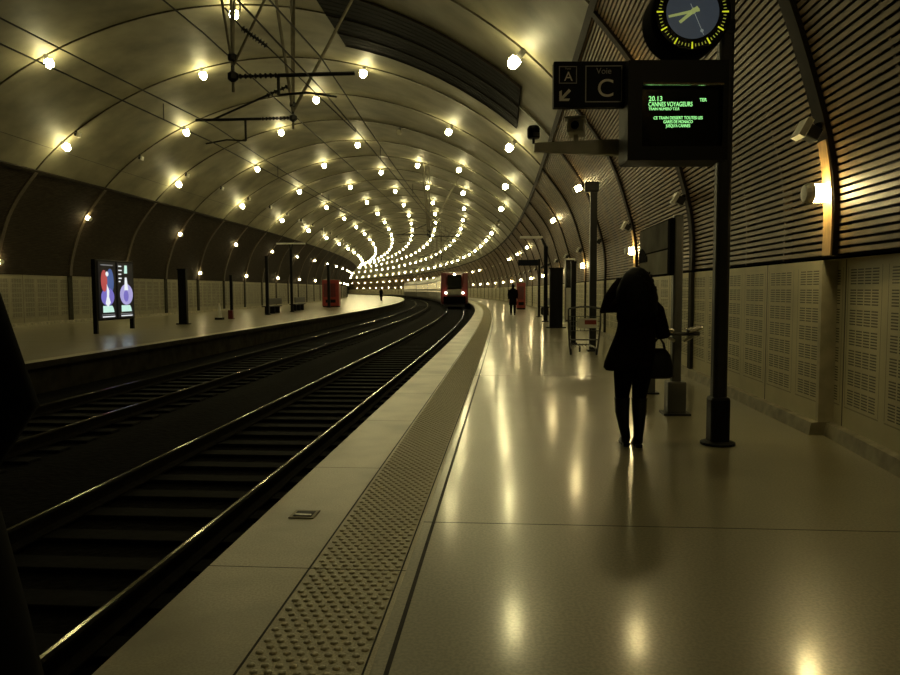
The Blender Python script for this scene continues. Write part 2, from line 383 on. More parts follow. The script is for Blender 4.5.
# ------------------------------------------------------------------ walls
def wall(side):
    sg = -1 if side == 'R' else 1
    zW, zT = (ZRW, ZR) if side == 'R' else (ZLW, ZL)
    nm = 'right' if side == 'R' else 'left'
    woff = -4.42 if side == 'R' else 17.77
    fl = lambda q, o, z, c: (q, z)
    mb = MB()
    if side == 'R':
        s1 = [q for q in np.arange(S0-PIT*4, S0+0.01, PIT/4)]+[S0+0.21]
        # the bay nearest the camera stands back by a hand's breadth; an end face closes the step
        nb_off = lambda q: -4.54+0.075*(S0-q)
        for qa, qb in zip(s1[:-1], s1[1:]):
            vs = [P(qa, nb_off(qa), -0.02), P(qb, nb_off(qb), -0.02), P(qb, nb_off(qb), zW), P(qa, nb_off(qa), zW)]
            mb.add(vs, [(0, 1, 2, 3)], 0, [(qa, -0.02), (qb, -0.02), (qb, zW), (qa, zW)])
        a, b = P(S0, woff-0.15, -0.02), P(S0, woff+0.02, -0.02)
        s2 = [S0+0.2]+[q for q in np.arange(S0+PIT/4, SEND, PIT/4)]
        mb.sweep([(woff, -0.02), (woff, zW)], s2, uvfn=fl)
        mb.sweep([(woff-0.17, zW), (woff+0.0, zW)], s1+s2[1:], uvfn=lambda q, o, z, c: (S0+0.02, 0.2))
    else:
        s2 = [q for q in np.arange(S0-PIT*4, SEND, PIT/2)]
        mb.sweep([(woff, -0.02), (woff, zW)], s2, uvfn=fl)
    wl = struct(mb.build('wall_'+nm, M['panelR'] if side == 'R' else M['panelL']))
    # timber slats over a dark backing
    ii = seg(zW, zT, side)
    pts = [PR[i] for i in ii]
    cum = np.concatenate([[0], np.cumsum([np.linalg.norm(pts[i+1]-pts[i]) for i in range(len(pts)-1)])])
    pitch = 0.0665; ns = int(cum[-1]/pitch)
    sl = MB(); sw = list(np.arange(S0-PIT*4, 70, PIT/2))+list(np.arange(S0-PIT*4+PIT*17.5*1.0, SEND, PIT))
    sw = sorted(set(round(q, 4) for q in sw))
    for n in range(ns):
        c0 = (n+0.24)*pitch; c1 = c0+pitch*0.60
        pr_ = []
        for c_, dep in ((c0, 0.02), (c0, 0.055), (c1, 0.055), (c1, 0.02)):
            x = np.interp(c_, cum, [p[0] for p in pts]); z = np.interp(c_, cum, [p[1] for p in pts])
            j = int(np.interp(c_, cum, ii)); pr_.append((x+NR[j][0]*dep, z+NR[j][1]*dep))
        sl.sweep(pr_, sw, closed=True)
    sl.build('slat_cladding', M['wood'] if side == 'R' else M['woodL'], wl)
    i2 = ii[::6]+[ii[-1]]
    MB().sweep([tuple(PR[i]-NR[i]*0.06) for i in i2], ss).build('backing', M['backing'], wl, smooth=True)
    # battens behind the slats, one per panel width
    if side == 'R':
        bt = MB()
        for q in np.arange(S0-PIT, 62, PIT/4):
            rr = []
            for i in i2:
                p0, p1 = PR[i]-NR[i]*0.05, PR[i]+NR[i]*0.035
                rr.append([P(q-0.02, *p0), P(q-0.02, *p1), P(q+0.02, *p1), P(q+0.02, *p0)])
            bt.rings(rr)
        bt.build('battens', M['wood'], wl)
    lo, hi = min(ii), max(ii)
    rib = frame_mesh(lo, hi, -0.05, 0.10, 0.10 if side == 'R' else 0.10, 8).build('rib', M['rib'] if side == 'R' else M['ribL'], wl)
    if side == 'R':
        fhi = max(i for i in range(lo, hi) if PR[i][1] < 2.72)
        facing = frame_mesh(lo, fhi, 0.02, 0.115, 0.085, 6).build('lamp_glow_facing', M['facing'], wl)  # lighter timber around the low lamps; their golden glow is painted in
    pl = MB().box((-(woff+(-sg*0.0)), 0, zW/2), (0.10, 0.17 if side == 'R' else 0.3, zW)).build('pilaster', M['pilaster'], wl)
    for k in KF:
        q = S0+PIT*k
        o = rib if k == KF[0] else rib.copy()
        if o is not rib: col.objects.link(o)
        o.location = P(q, 0); o.rotation_euler = (0, 0, -hd(q))
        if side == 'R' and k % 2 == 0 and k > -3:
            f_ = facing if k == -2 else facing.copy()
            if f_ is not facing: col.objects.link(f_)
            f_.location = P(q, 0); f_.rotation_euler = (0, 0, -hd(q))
        if side == 'R' and k == 0: continue
        p_ = pl if k == KF[0] else pl.copy()
        if p_ is not pl: col.objects.link(p_)
        p_.location = P(q, 0); p_.rotation_euler = (0, 0, -hd(q))
    if side == 'R':                              # pale end face of the step at the nearest frame
        e = MB().box((-(woff-0.066), 0.23, zW/2), (0.14, 0.06, zW)).build('end_pilaster', M['endp'], wl)
        e.location = P(S0, 0); e.rotation_euler = (0, 0, -hd(S0))
    # kerb
    bb = MB()
    d = -sg*0.07
    if side == 'R':
        rr = [[P(q, nb_off(q)+a_, z_) for a_, z_ in ((-0.02, 0), (0.09, 0), (0.07, 0.12), (-0.02, 0.13))] for q in np.linspace(S0-PIT*4, S0+0.21, 17)]
        bb.rings(rr)
        bb.sweep([(woff-0.1, 0), (woff+0.09, 0), (woff+0.07, 0.12), (woff-0.1, 0.13)], [q for q in np.arange(S0+0.19, SEND, PIT/2)], closed=True)
    else:
        bb.sweep([(woff, 0), (woff-0.08, 0), (woff-0.06, 0.12), (woff, 0.13)], [q for q in np.arange(S0-PIT*4, SEND, PIT/2)], closed=True)
    struct(bb.build('baseboard_'+nm, M['concrete']))
    return wl
wall('R'); wall('L')
# end walls of the tunnel, far round the bend and behind the camera
for q, nm in ((SEND-1, 'wall_far'), (-31.5, 'wall_back')):
    a = [P(q, *PR[i]) for i in range(0, 900, 12)]
    struct(MB().poly(a + [P(q, 17.8, -1.2), P(q, -4.6, -1.2)], 0.1, (0, 1 if q > 0 else -1, 0)).build(nm, M['backing']))

# ------------------------------------------------------------------ platforms
off_uv = lambda q, o, z, c: (q, abs(o))
fl = struct(MB().sweep([(-1.0, 0.0), (-4.7, 0.0)], ss, uvfn=off_uv).build('floor', M['terrazzo']))
MB().sweep([(-0.0, -0.10), (-0.0, 0.0), (-0.515, 0.0)], ss, uvfn=off_uv).build('edge_slab', M['slab'], fl)
MB().sweep([(-0.515, 0.0), (-1.0, 0.0)], ss, uvfn=off_uv).build('tactile_strip', M['tactile'], fl)
for a, b in ((-0.510, -0.520), (-0.972, -0.980), (-1.052, -1.070)):
    MB().sweep([(a, 0.0), (a, 0.0012), (b, 0.0012), (b, 0.0)], ss, closed=True).build('joint_line', M['groove'], fl)
MB().sweep([(0.0, -0.10), (-0.12, -0.10), (-0.12, -0.75)], ss).build('platform_face', M['platside'], fl)
st = MB()
q = 1.6; row = 0
while q < 74:
    for j in range(8):
        o = -0.552-0.0535*j-(0.0267 if row % 2 else 0)
        r = 0.0165
        c = P(q, o); n = 8 if q < 14 else 6 if q < 30 else 4
        vs = []
        for rr, z in ((r, 0.0), (r*0.85, 0.004), (r*0.45, 0.006)):
            for t in range(n): vs.append(c+Vector((rr*math.cos(2*math.pi*t/n), rr*math.sin(2*math.pi*t/n), z)))
        fs = [(i*n+t, i*n+(t+1) % n, (i+1)*n+(t+1) % n, (i+1)*n+t) for i in range(2) for t in range(n)]+[tuple(2*n+t for t in range(n))]
        st.add(vs, fs)
    q += 0.0465; row += 1
tag(st.build('tactile_studs', M['tactile'], fl, smooth=True, fix=False), kind='stuff')
fL = struct(MB().sweep([(LP, 0.0), (17.9, 0.0)], ss, uvfn=off_uv).build('platform_far', M['terrazzoL']))
MB().sweep([(LP, 0.002), (LP+0.35, 0.002)], ss, uvfn=off_uv).build('edge_slab', M['slab'], fL)
MB().sweep([(LP, 0.002), (LP, -0.12), (LP+0.14, -0.12), (LP+0.14, -0.75)], ss).build('platform_face', M['platside'], fL)
# hatch plate in the edge slab
c = P(4.39, -0.25); pl = empty('access_plate', (c.x, c.y, 0), -hd(4.4)-0.02, 'small metal access plate with a dark slot set in the pale edge slab', 'access plate')
MB().box((0, 0, 0.003), (0.155, 0.155, 0.006)).build('plate', M['concrete'], pl)
MB().box((0.0, 0, 0.0065), (0.115, 0.10, 0.003)).build('recess', M['black'], pl)
MB().box((0.0, -0.03, 0.010), (0.10, 0.02, 0.006)).build('grip', M['alu'], pl)

# ------------------------------------------------------------------ track
zs = -HP
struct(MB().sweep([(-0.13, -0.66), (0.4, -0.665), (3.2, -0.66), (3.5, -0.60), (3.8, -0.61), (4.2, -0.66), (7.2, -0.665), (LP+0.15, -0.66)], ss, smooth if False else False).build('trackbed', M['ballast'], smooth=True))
def rail_prof(o):
    return [(o-0.07, zs-0.165), (o-0.07, zs-0.15), (o-0.012, zs-0.125), (o-0.012, zs-0.045), (o-0.036, zs-0.035), (o-0.036, zs-0.012), (o-0.028, zs-0.003), (o-0.013, zs), (o+0.013, zs), (o+0.028, zs-0.003), (o+0.036, zs-0.012), (o+0.036, zs-0.035), (o+0.012, zs-0.045), (o+0.012, zs-0.125), (o+0.07, zs-0.15), (o+0.07, zs-0.165)]
for o_, lab in ((RA, 'shiny steel rail running along under the near platform edge'), (RA+G, 'shiny steel rail, the farther rail of the near track'),
                (RB, 'dull steel rail, the nearer rail of the far track'), (RB+G, 'dull steel rail closest to the far platform')):
    mb = MB().sweep(rail_prof(o_), ss, closed=True)
    mb.mi = [1]*len(mb.mi); n = 16
    for i in range((len(ss)-1)*n):
        if i % n == 7: mb.mi[i] = 0
    tag(mb.build('rail', [M['railhead'], M['railbody']]), lab, 'rail')
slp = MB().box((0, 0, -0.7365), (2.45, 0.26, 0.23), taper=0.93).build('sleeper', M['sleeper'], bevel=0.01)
first = True
for oc, a, b, lab, gr in ((RA+G/2, 0.9, 75, 'concrete sleeper in the near track', 'sleepers of the near track'), (RB+G/2, 7.0, 92, 'concrete sleeper in the far track', 'sleepers of the far track')):
    for q in np.arange(a, b, 0.6):
        o = slp if first else slp.copy()
        if not first: col.objects.link(o)
        first = False
        o.location = P(q, oc); o.rotation_euler = (0, 0, -hd(q)); tag(o, lab, 'sleeper', gr)

# ------------------------------------------------------------------ lamps
COLS = {  # offset, height, first frame, first frame in view, label phrase, wall lamp?
 'LH': (16.803, 4.628, -1, 5, "upper row on the far slatted wall", 1),
 'LL': (17.59, 2.522, 0, 4, "lower row on the far slatted wall", 1),
 'C1': (14.735, 6.728, -2, 4, "lowest vault row above the far slats", 0),
 'C2': (12.229, 8.240, -1, 3, 'second vault row above the far slats', 0),
 'C3': (9.458, 9.205, -2, 4, 'third vault row above the far slats', 0),
 'C4': (6.495, 9.500, -1, 3, 'topmost vault row, over the far track', 0),
 'C5': (3.570, 9.133, -2, 4, 'vault row on near side of topmost row', 0),
 'C6': (0.820, 8.052, -1, 5, 'vault row over the near platform edge', 0),
 'C7': (-1.662, 6.418, -2, 2, 'lowest vault row above the near slats', 0),
 'RL': (-4.311, 2.231, -2, 0, "lower row on the near slatted wall", 1),
 'RH': (-3.598, 4.298, -1, 3, "upper row on the near slatted wall", 1)}
UNLIT = {('C5', 6), ('C7', 10), ('RH', 7), ('RH', 15), ('RH', 17), ('RH', 19)}
def globe_prof(r, z0, z1, k=6):
    out = [(r*0.55, z0), (r*0.92, z0+0.02)]
    h = z1-z0
    for i in range(k+1):
        q = math.pi/2*i/k; out.append((max(r*math.cos(q), 0.004), z0+h*0.45+h*0.55*math.sin(q)))
    return out
lamp_proto = {}
for key, (o_, z_, k0, kv, phrase, isw) in COLS.items():
    dd = np.hypot(PR[:, 0]-o_, PR[:, 1]-z_); i = int(np.argmin(dd)); dist = float(dd[i]); nn = NR[i]
    if key in ('RL', 'LL'): nn = np.array([1.0, 0.0]) if key == 'RL' else np.array([-1.0, 0.0])
    for k in range(k0, 35 if key in ('LH', 'LL', 'C1') else 62, 2):
        if (k < 0 and key not in ('RL', 'RH')) or (key == 'C6' and k == 3) or (key in ('C1', 'C2', 'C3', 'C4', 'C5', 'LH', 'LL') and k < kv): continue  # wall lamps behind the camera are unseen, added to light the near bay
        q = S0+PIT*k
        lit = (key, k) not in UNLIT
        pk = (key, lit)
        n3 = P(q, nn[0], nn[1])-P(q, 0, 0)
        j = (k-kv)//2
        if j < 0: lab = 'globe lamp outside the view overhead, %s' % phrase; grp = 'lamps outside the view, %s' % phrase
        elif j < 10: lab = '%s globe lamp, %s from the camera, %s' % ('lit' if lit else 'unlit', ORD[j], phrase); grp = 'lamps of the %s' % phrase
        else: lab = 'tiny distant globe lamp past the tenth, %s' % phrase; grp = 'distant lamps of the %s' % phrase
        if pk in lamp_proto: r = copy_tree(lamp_proto[pk])
        else:
            r = empty('globe_lamp'); lamp_proto[pk] = r
            gm = (M['globeW'] if isw else M['globe']) if lit else M['globeoff']
            if isw:
                MB().lathe([(0.075, -dist-0.03), (0.085, -0.13), (0.085, -0.10), (0.05, -0.09)], 14).build('mount', M['fix'], r, smooth=False)
                MB().lathe([(0.05, -0.095), (0.083, -0.085), (0.085, 0.07), (0.06, 0.088)], 10).build('globe', gm, r, smooth=True)
                MB().lathe([(0.062, 0.088), (0.094, 0.09), (0.094, 0.125), (0.075, 0.16), (0.03, 0.165)], 14).build('end_cap', M['fixlight'], r, smooth=False)
            else:
                MB().lathe([(0.07, -dist-0.03), (0.07, -0.14), (0.055, -0.10), (0.03, -0.095)], 12).build('mount', M['fix'], r, smooth=False)
                MB().lathe(globe_prof(0.135, -0.13, 0.135, 3), 9).build('globe', gm, r, smooth=True)
        r.location = P(q, o_, z_)
        r.rotation_mode = 'QUATERNION'; r.rotation_quaternion = n3.to_track_quat('Z', 'Y')
        tag(r, lab, 'lamp', grp)

# unlit floodlights on the frames
fp = None
for side in 'RL':
    for k in range(-1 if side == 'R' else 3, 26):
        q = S0+PIT*k
        z_ = 2.80 if side == 'R' else 7.32
        i = min((i for i in range(900) if (PR[i][0] < CX) == (side == 'R')), key=lambda i: abs(PR[i][1]-z_))
        o_ = offp(i, 0.10 if side == 'R' else 0.05)
        if fp is None:
            fp = empty('floodlight')
            R_ = Matrix.Rotation(math.radians(138), 3, 'X')
            MB().box((0, 0.05, 0.0), (0.05, 0.05, 0.10)).build('bracket', M['black'], fp)
            MB().box((0, 0.0, 0.09), (0.14, 0.12, 0.13), R_).build('housing', M['darkgrey'], fp, bevel=0.012)
            MB().box(Vector((0, 0.0, 0.09))+R_ @ Vector((0, 0, -0.085)), (0.20, 0.17, 0.06), R_).build('rim', M['fixlight'], fp, bevel=0.004)
            r = fp
        else: r = copy_tree(fp)
        n3 = P(q, *NR[i])-P(q, 0, 0)
        r.location = P(q, *o_); r.rotation_mode = 'QUATERNION'
        zax = n3.normalized(); xax = (P(q+0.1, 0)-P(q, 0)).normalized()*(-1 if side == 'R' else 1); yax = zax.cross(xax)
        mm = Matrix((xax, yax, zax)).transposed(); r.rotation_quaternion = mm.to_quaternion()
        kk = k if side == 'R' else k-4
        wd = 'unlit grey floodlight on the near slatted wall' if side == 'R' else 'unlit dark floodlight on the vault above the far slats'
        lab = '%s, outside the view' % wd if kk < 0 else '%s, %s from the camera' % (wd, ORD[kk]) if kk < 10 else '%s, far away' % wd.replace('unlit', 'tiny')
        tag(r, lab, 'floodlight', 'floodlights on the %s wall frames' % ('near' if side == 'R' else 'far'))

# ------------------------------------------------------------------ ventilation grille on the vault
vg = empty('ventilation_grille', P(21.7, 0.9, 8.2), 0, 'long black ventilation grille set across the vault', 'grille')
i_a = int(np.argmin(np.abs(PR[:450, 0]+1.92))); i_b = int(np.argmin(np.abs(PR[:450, 0]-3.72)))
def arc(name, sa, sb, d0, d1, mt, ia=i_a, ib=i_b):
    mb = MB(); rr = []
    for i in list(range(ia, ib, 5))+[ib]:
        a, b = offp(i, d0), offp(i, d1); rr.append([P(sa, *a), P(sa, *b), P(sb, *b), P(sb, *a)])
    o = mb.rings(rr).build(name, mt, vg); o.matrix_parent_inverse = Matrix.Translation(-vg.location); return o
arc('backing', 19.45, 24.1, 0.0, 0.03, M['grille'])
for t in range(14): arc('louvre', 19.52+t*0.335, 19.52+t*0.335+0.30, 0.03, 0.055, M['grille'])
for t in (19.42, 21.40, 22.9, 24.07): arc('bar', t, t+0.035, 0.02, 0.075, M['rib'])

# ------------------------------------------------------------------ overhead line
def ball(mb, c, r): mb.lathe([(r*0.3, -r), (r, -r*0.5), (r, r*0.5), (r*0.3, r)], 8, c)
def insulator(mb, a, b, r=0.044, n=9):
    a, b = Vector(a), Vector(b); d = b-a; rot = d.to_track_quat('Z', 'Y').to_matrix(); L_ = d.length
    pr = [(0.02, 0)]
    for i in range(n):
        z = L_*(i+0.2)/n; pr += [(0.022, z), (r, z+L_*0.2/n), (r, z+L_*0.4/n), (0.022, z+L_*0.6/n)]
    mb.lathe(pr+[(0.02, L_)], 9, a, rot)
def bracket(s, near, lab, grp):
    r = on_track('catenary_bracket', s, 0, label=lab, cat='bracket', group=grp)
    V = lambda o, z, y=0: Vector((-o, y, z))
    if near: o0, o1, z, ocw, zc, zm = 2.92, 0.92, 4.84, 1.6, 4.50, 5.12
    else: o0, o1, z, ocw, zc, zm = 3.36, 5.65, 5.32, 5.285, 4.80, 5.20
    sg = 1 if o1 > o0 else -1
    zt = float(np.interp(o0, PR[iR:iL, 0], PR[iR:iL, 1]))
    MB().tube([V(o0, z-0.25), V(o0, zt+0.03)], 0.026, 8).build('drop_post', M['hanger'], r)
    for do, dy in ((-1.9, 0.0), (0.25, 1.2), (0.25, -1.2)):
        oo = o0+do; za = float(np.interp(oo, PR[iR:iL, 0], PR[iR:iL, 1]))
        MB().tube([V(o0, z+0.15), V(oo, za+0.03, dy)], 0.022 if near else 0.036, 8).build('hanger_leg', M['hanger'], r)
    MB().tube([V(o0+sg*0.75, z), V(o1, z)], 0.032, 8).build('cantilever_tube', M['wire'], r)
    mb = MB(); insulator(mb, V(o0, z), V(o0+sg*0.75, z)); ball(mb, V(o0, z), 0.09); mb.build('insulator', M['insul'], r)
    if not near:
      mb = MB(); mb.tube([V(o0+sg*1.9, z), V(o0+sg*0.1, z+0.72)], 0.024, 7); insulator(mb, V(o0+sg*0.62, z+0.51), V(o0+sg*0.1, z+0.72), 0.05, 6); mb.build('stay', M['wire'], r)
    om = o0+sg*(0.75 if near else 1.12)
    mb = MB().tube([V(om, z), V(om, zc+0.03)], 0.026, 7); mb.tube([V(om, zc+0.03), V(om+sg*0.45, zc+0.06), V(om+sg*0.95, zc-0.02)], 0.018, 6); mb.build('steady_arm', M['wire'], r)
    mb = MB(); ball(mb, V(o0, z+0.3), 0.08); mb.tube([V(o0, z+0.3), V(o0, z)], 0.03, 6); mb.build('clamp', M['insul'], r)
    return r
SPN = [11.7+35.1*k for k in range(0, 5)]; SPF = [16.54+35.1*k for k in range(0, 5)]
for n_, q in enumerate(SPN[:4]): bracket(q, True, 'overhead line bracket over the near track, %s from the camera' % ORD[n_], 'overhead line brackets')
for n_, q in enumerate(SPF[:3]): bracket(q, False, 'overhead line bracket over the far track, %s from the camera' % ORD[n_], 'overhead line brackets')
def wire(name, lab, cat, pts, r): return tag(MB().tube(pts, r, 6).build(name, M['wire']), lab, cat)
def spans(sup, o_, zc, sag, stag=0.12, n=8, drop=0.0):
    pts = []
    for a, b in zip(sup[:-1], sup[1:]):
        A, B = P(a, o_+stag, zc), P(b, o_-stag, zc); stag = -stag
        for t in np.linspace(0, 1, n, endpoint=False):
            p = A.lerp(B, t); p.z -= drop*(1-t) if a == sup[0] else 0.0; p.z -= sag*4*t*(1-t); pts.append(p)
    return pts+[B]
supN = [-23.4]+SPN+[187]; supF = [-18.5]+SPF+[192]
wire('contact_wire', 'black contact wire hung low over the near track', 'wire', spans(supN, 1.6, 4.62, 0.0), 0.013)
mn = wire('messenger_wire', 'black messenger wire above the contact wire of the near track', 'wire', spans(supN, 1.6, 5.12, 0.3), 0.013)
wire('contact_wire', 'black contact wire hung low over the far track', 'wire', spans(supF, 5.3, 4.80, 0.0, 0.05, drop=0.5), 0.013)
mf = wire('messenger_wire', 'black messenger wire above the contact wire of the far track', 'wire', spans(supF, 5.3, 5.2, 0.25, 0.05), 0.013)
wire('feeder_wire', 'black feeder wire strung along between the two tracks', 'wire', spans(supN, 3.45, 5.55, 0.1, 0.05), 0.013)
wire('feeder_wire', 'thin black cable strung high above the far platform edge', 'wire', spans(supF, 14.6, 6.55, 0.05, 0.0), 0.007)
for q in (14.2, 21.5, 28, 38): MB().tube([P(q, 5.3, 4.78), P(q, 5.3, 5.1)], 0.008, 5).build('dropper', M['wire'], mf)
for q in (8.5, 18, 24.5, 33, 41): MB().tube([P(q, 1.6, 4.62), P(q, 1.6, 4.95)], 0.008, 5).build('dropper', M['wire'], mn)
mb = MB(); insulator(mb, P(11.65, 2.74, 5.59), P(11.75, 2.36, 5.32), 0.05, 9)
mb.tube([P(11.65, 2.74, 5.59), P(11.5, 2.95, 5.85)], 0.012, 6); mb.tube([P(11.75, 2.36, 5.32), P(15.5, 1.7, 4.75)], 0.012, 6)
tag(mb.build('section_insulator', M['insul']), 'ribbed black insulator in the wire above the near track', 'insulator')

# ------------------------------------------------------------------ train
def rrect(o0, o1, z0, z1, r, n=5):
    pts = []
    for cx_, cz, a0 in ((o1-r, z1-r, 0), (o0+r, z1-r, 90), (o0+0.1, z0+0.1, 180), (o1-0.1, z0+0.1, 270)):
        rr = r if a0 < 180 else 0.1
        for i in range(n+1):
            q = math.radians(a0+90*i/n); pts.append((cx_+rr*math.cos(q), cz+rr*math.sin(q)))
    return pts
TO = 1.6
tr = on_track('passenger_train', 75.0, TO, -HP, label='red and grey passenger train with lit windows standing on the near track', cat='train')
inv = None
def tpart(mb, name, mt, parent=tr, **k):
    o = mb.build(name, mt, parent, **k); o.matrix_parent_inverse = trinv; return o
trinv = (Matrix.Translation(tr.location) @ Matrix.Rotation(-hd(75.0), 4, 'Z')).inverted()
def srange(a, b, n): return list(np.linspace(a, b, n))
# cab: tapering nose
cab = []
for q, hw, z0, z1 in ((75.0, 1.18, -0.05, 1.25), (75.25, 1.32, -0.12, 1.9), (75.9, 1.40, -0.15, 2.75), (76.6, 1.43, -0.15, 3.15), (78.2, 1.45, -0.15, 3.32)):
    cab.append([P(q, o_, z_) for o_, z_ in rrect(TO-hw, TO+hw, z0, z1, min(0.55, (z1-z0)*0.35))])
tpart(MB().rings(cab), 'cab_nose', M['trainred'], smooth=False)
for sg in (-1, 1):
    fl_ = MB()
    fl_.box((0, 0, 0), (0.55, 0.9, 3.1), Matrix.Rotation(-hd(75), 3, 'Z'))
    fl_.v = [tuple(Vector(v)+P(75.5, TO+sg*1.13, 1.6)) for v in fl_.v]
    tpart(fl_, 'red_flank', M['trainred'], bevel=0.08)
    hl = MB().lathe([(0.03, -0.1), (0.09, -0.02), (0.08, 0.04), (0.04, 0.06)], 12, P(74.78, TO+sg*0.9, 1.06), Vector((0, -1, 0)).to_track_quat('Z', 'Y').to_matrix())
    tpart(hl, 'headlight', M['headlight'], smooth=True)
wsb = MB().box((0, 0, 0), (1.45, 0.25, 1.5), Matrix.Rotation(-hd(75), 3, 'Z') @ Matrix.Rotation(math.radians(-18), 3, 'X')); wsb.v = [tuple(Vector(v)+P(75.2, TO, 2.2)) for v in wsb.v]
tpart(wsb, 'windshield', M['glass'], bevel=0.05)
nb = MB().box((0, 0, 0), (1.55, 0.5, 0.62), Matrix.Rotation(-hd(75), 3, 'Z')); nb.v = [tuple(Vector(v)+P(75.0, TO, 1.12)) for v in nb.v]
tpart(nb, 'nose_panel', M['traingrey'], bevel=0.1)
pl_ = MB().box((0, 0, 0), (2.3, 0.5, 0.75), Matrix.Rotation(-hd(75), 3, 'Z')); pl_.v = [tuple(Vector(v)+P(74.85, TO, 0.34)) for v in pl_.v]
tpart(pl_, 'coupler_shroud', M['void'], bevel=0.08)
tpart(MB().lathe([(0.02, -0.06), (0.13, 0), (0.11, 0.05), (0.03, 0.07)], 10, P(75.4, TO, 2.93), Vector((0, -1, 0)).to_track_quat('Z', 'Y').to_matrix()), 'top_light', M['headlight'], smooth=True)
tpart(MB().sweep([(TO-1.1, 0.3), (TO-1.1, -0.36), (TO+1.1, -0.36), (TO+1.1, 0.3)], srange(75.2, 180, 60), closed=True), 'underframe', M['traindark'])
for c_ in range(4):
    a, b = 78.3+26*c_, 78.3+26*(c_+1)-0.6
    body = tpart(MB().sweep(rrect(TO-1.42, TO+1.42, -0.1, 3.30, 0.62), srange(a, b, 14), closed=True), 'carriage', M['traingrey'])
    tpart(MB().sweep([(TO-0.95, 3.24), (TO-0.8, 3.42), (TO+0.8, 3.42), (TO+0.95, 3.24)], srange(a+0.4, b-0.4, 14), closed=True), 'roof_pod', M['trainroof'])
    for sg in (-1, 1):
        tpart(MB().sweep([(TO+sg*1.40, 1.12), (TO+sg*1.435, 1.12), (TO+sg*1.435, 1.25), (TO+sg*1.40, 1.25)], srange(a+0.3, b-0.3, 14), closed=True), 'glow_stripe', M['winlit'])  # bright line below the windows, put in as glow, not a lamp
    for k in range(8):
        q = a+1.3+k*3.05
        o = MB().sweep([(TO+1.40, 1.55), (TO+1.44, 1.55), (TO+1.44, 2.45), (TO+1.40, 2.45)], [q, q+1.2, q+2.45], closed=True).build('window', M['winlit'], body)
# (windows inherit the carriage's placement)

# ------------------------------------------------------------------ information post: pole, clock, monitor, sign
YP = 6.33
base = W(717.5, 444, YP)
pole = empty('station_post', (base.x, base.y, 0), 0, 'tall black post carrying clock and monitor, on a round foot', 'post')
MB().box((0, 0, 2.35), (0.125, 0.125, 4.3)).build('shaft', M['darkgrey'], pole, bevel=0.03)
MB().box((0, 0, 0.22), (0.17, 0.17, 0.42)).build('collar', M['black'], pole, bevel=0.03)
MB().lathe([(0.15, 0.0), (0.15, 0.02), (0.11, 0.035)], 24).build('foot_plate', M['black'], pole)
a = W(627, 62, 5.95); b = W(725, 161, 5.95)
mw, mh = b.x-a.x, a.z-b.z; mc = ((a.x+b.x)/2, (a.z+b.z)/2)
mon = empty('departure_monitor', (mc[0], 5.95, mc[1]), 0, 'black departure monitor with green text fixed to the station post', 'monitor')
X_ = lambda u, v: W(u, v, 5.95)-Vector((mc[0], 5.95, mc[1]))
s0, s1 = X_(641, 87), X_(720, 147)
MB().box((0, 0.165, 0), (mw*0.98, 0.30, mh*0.99)).build('case', M['black'], mon, bevel=0.02)
fb = MB()
for (x0, z0, x1, z1) in ((-mw/2, s0.z, mw/2, mh/2), (-mw/2, -mh/2, mw/2, s1.z), (-mw/2, s1.z, s0.x, s0.z), (s1.x, s1.z, mw/2, s0.z)):
    fb.box(((x0+x1)/2, 0.0, (z0+z1)/2), (x1-x0, 0.10, z1-z0))
fb.build('bezel', M['black'], mon)
MB().box(((s0.x+s1.x)/2, 0.012, (s0.z+s1.z)/2), (s1.x-s0.x, 0.02, s0.z-s1.z)).build('screen', M['glass'], mon)
MB().tube([(s0.x, -0.055, s0.z+0.012), (s1.x, -0.055, s0.z+0.004)], 0.013, 8).build('top_lip', M['steel'], mon)
RX = (math.pi/2, 0, 0)
def mt_(u, v, body, px_h, sx=1.0, ax='LEFT'):
    p = X_(u, v); return text('screen_text', body, px_h/118.5*1.4, M['green'], mon, (p.x, -0.002, p.z), RX, ax, sx)
mt_(648.5, 101, '20.13', 4.6, 0.95)
mt_(699.5, 101.5, 'TER', 3.2, 0.9)
mt_(648.2, 106.5, 'CANNES VOYAGEURS', 4.4, 0.70)
mt_(648.6, 110.2, 'TRAIN NUMERO T.E.R', 2.5, 0.86)
mt_(678, 119.3, 'CE TRAIN DESSERT TOUTES LES', 2.9, 0.82, 'CENTER')
mt_(678, 123.2, 'GARES DE MONACO', 2.9, 0.75, 'CENTER')
mt_(678, 127.2, "JUSQU'A CANNES", 2.9, 0.72, 'CENTER')
# direction sign
a = W(554, 61, 6.05); b = W(629, 106.5, 6.05); sw_, sh_ = b.x-a.x, a.z-b.z; sc_ = Vector(((a.x+b.x)/2, 6.05, (a.z+b.z)/2))
sign = empty('direction_sign', sc_, 0, 'dark navy sign reading Voie C with a smaller A and arrow, beside the monitor', 'sign')
MB().box((0.02, 0.05, 0), (sw_+0.04, 0.09, sh_)).build('board', M['navy'], sign, bevel=0.008)
S_ = lambda u, v: W(u, v, 6.05)-sc_
def outline(u0, v0, u1, v1, t, mt):
    a_, b_ = S_(u0, v0), S_(u1, v1); mb = MB()
    for c_, z_ in (((a_+b_)/2, (b_.x-a_.x, t)),):
        for zz in (a_.z, b_.z): mb.box(((a_.x+b_.x)/2, 0.003, zz), (b_.x-a_.x+t, 0.005, t))
        for xx in (a_.x, b_.x): mb.box((xx, 0.003, (a_.z+b_.z)/2), (t, 0.005, a_.z-b_.z))
    return mb.build('sign_outline', mt, sign)
outline(586, 66, 621.5, 101.5, 0.008, M['letterdim'])
outline(559.5, 66.5, 576.5, 83, 0.006, M['letterdim'])
p = S_(596.8, 96.5); text('letter', 'C', 0.205, M['letter'], sign, (p.x, 0.002, p.z), RX)
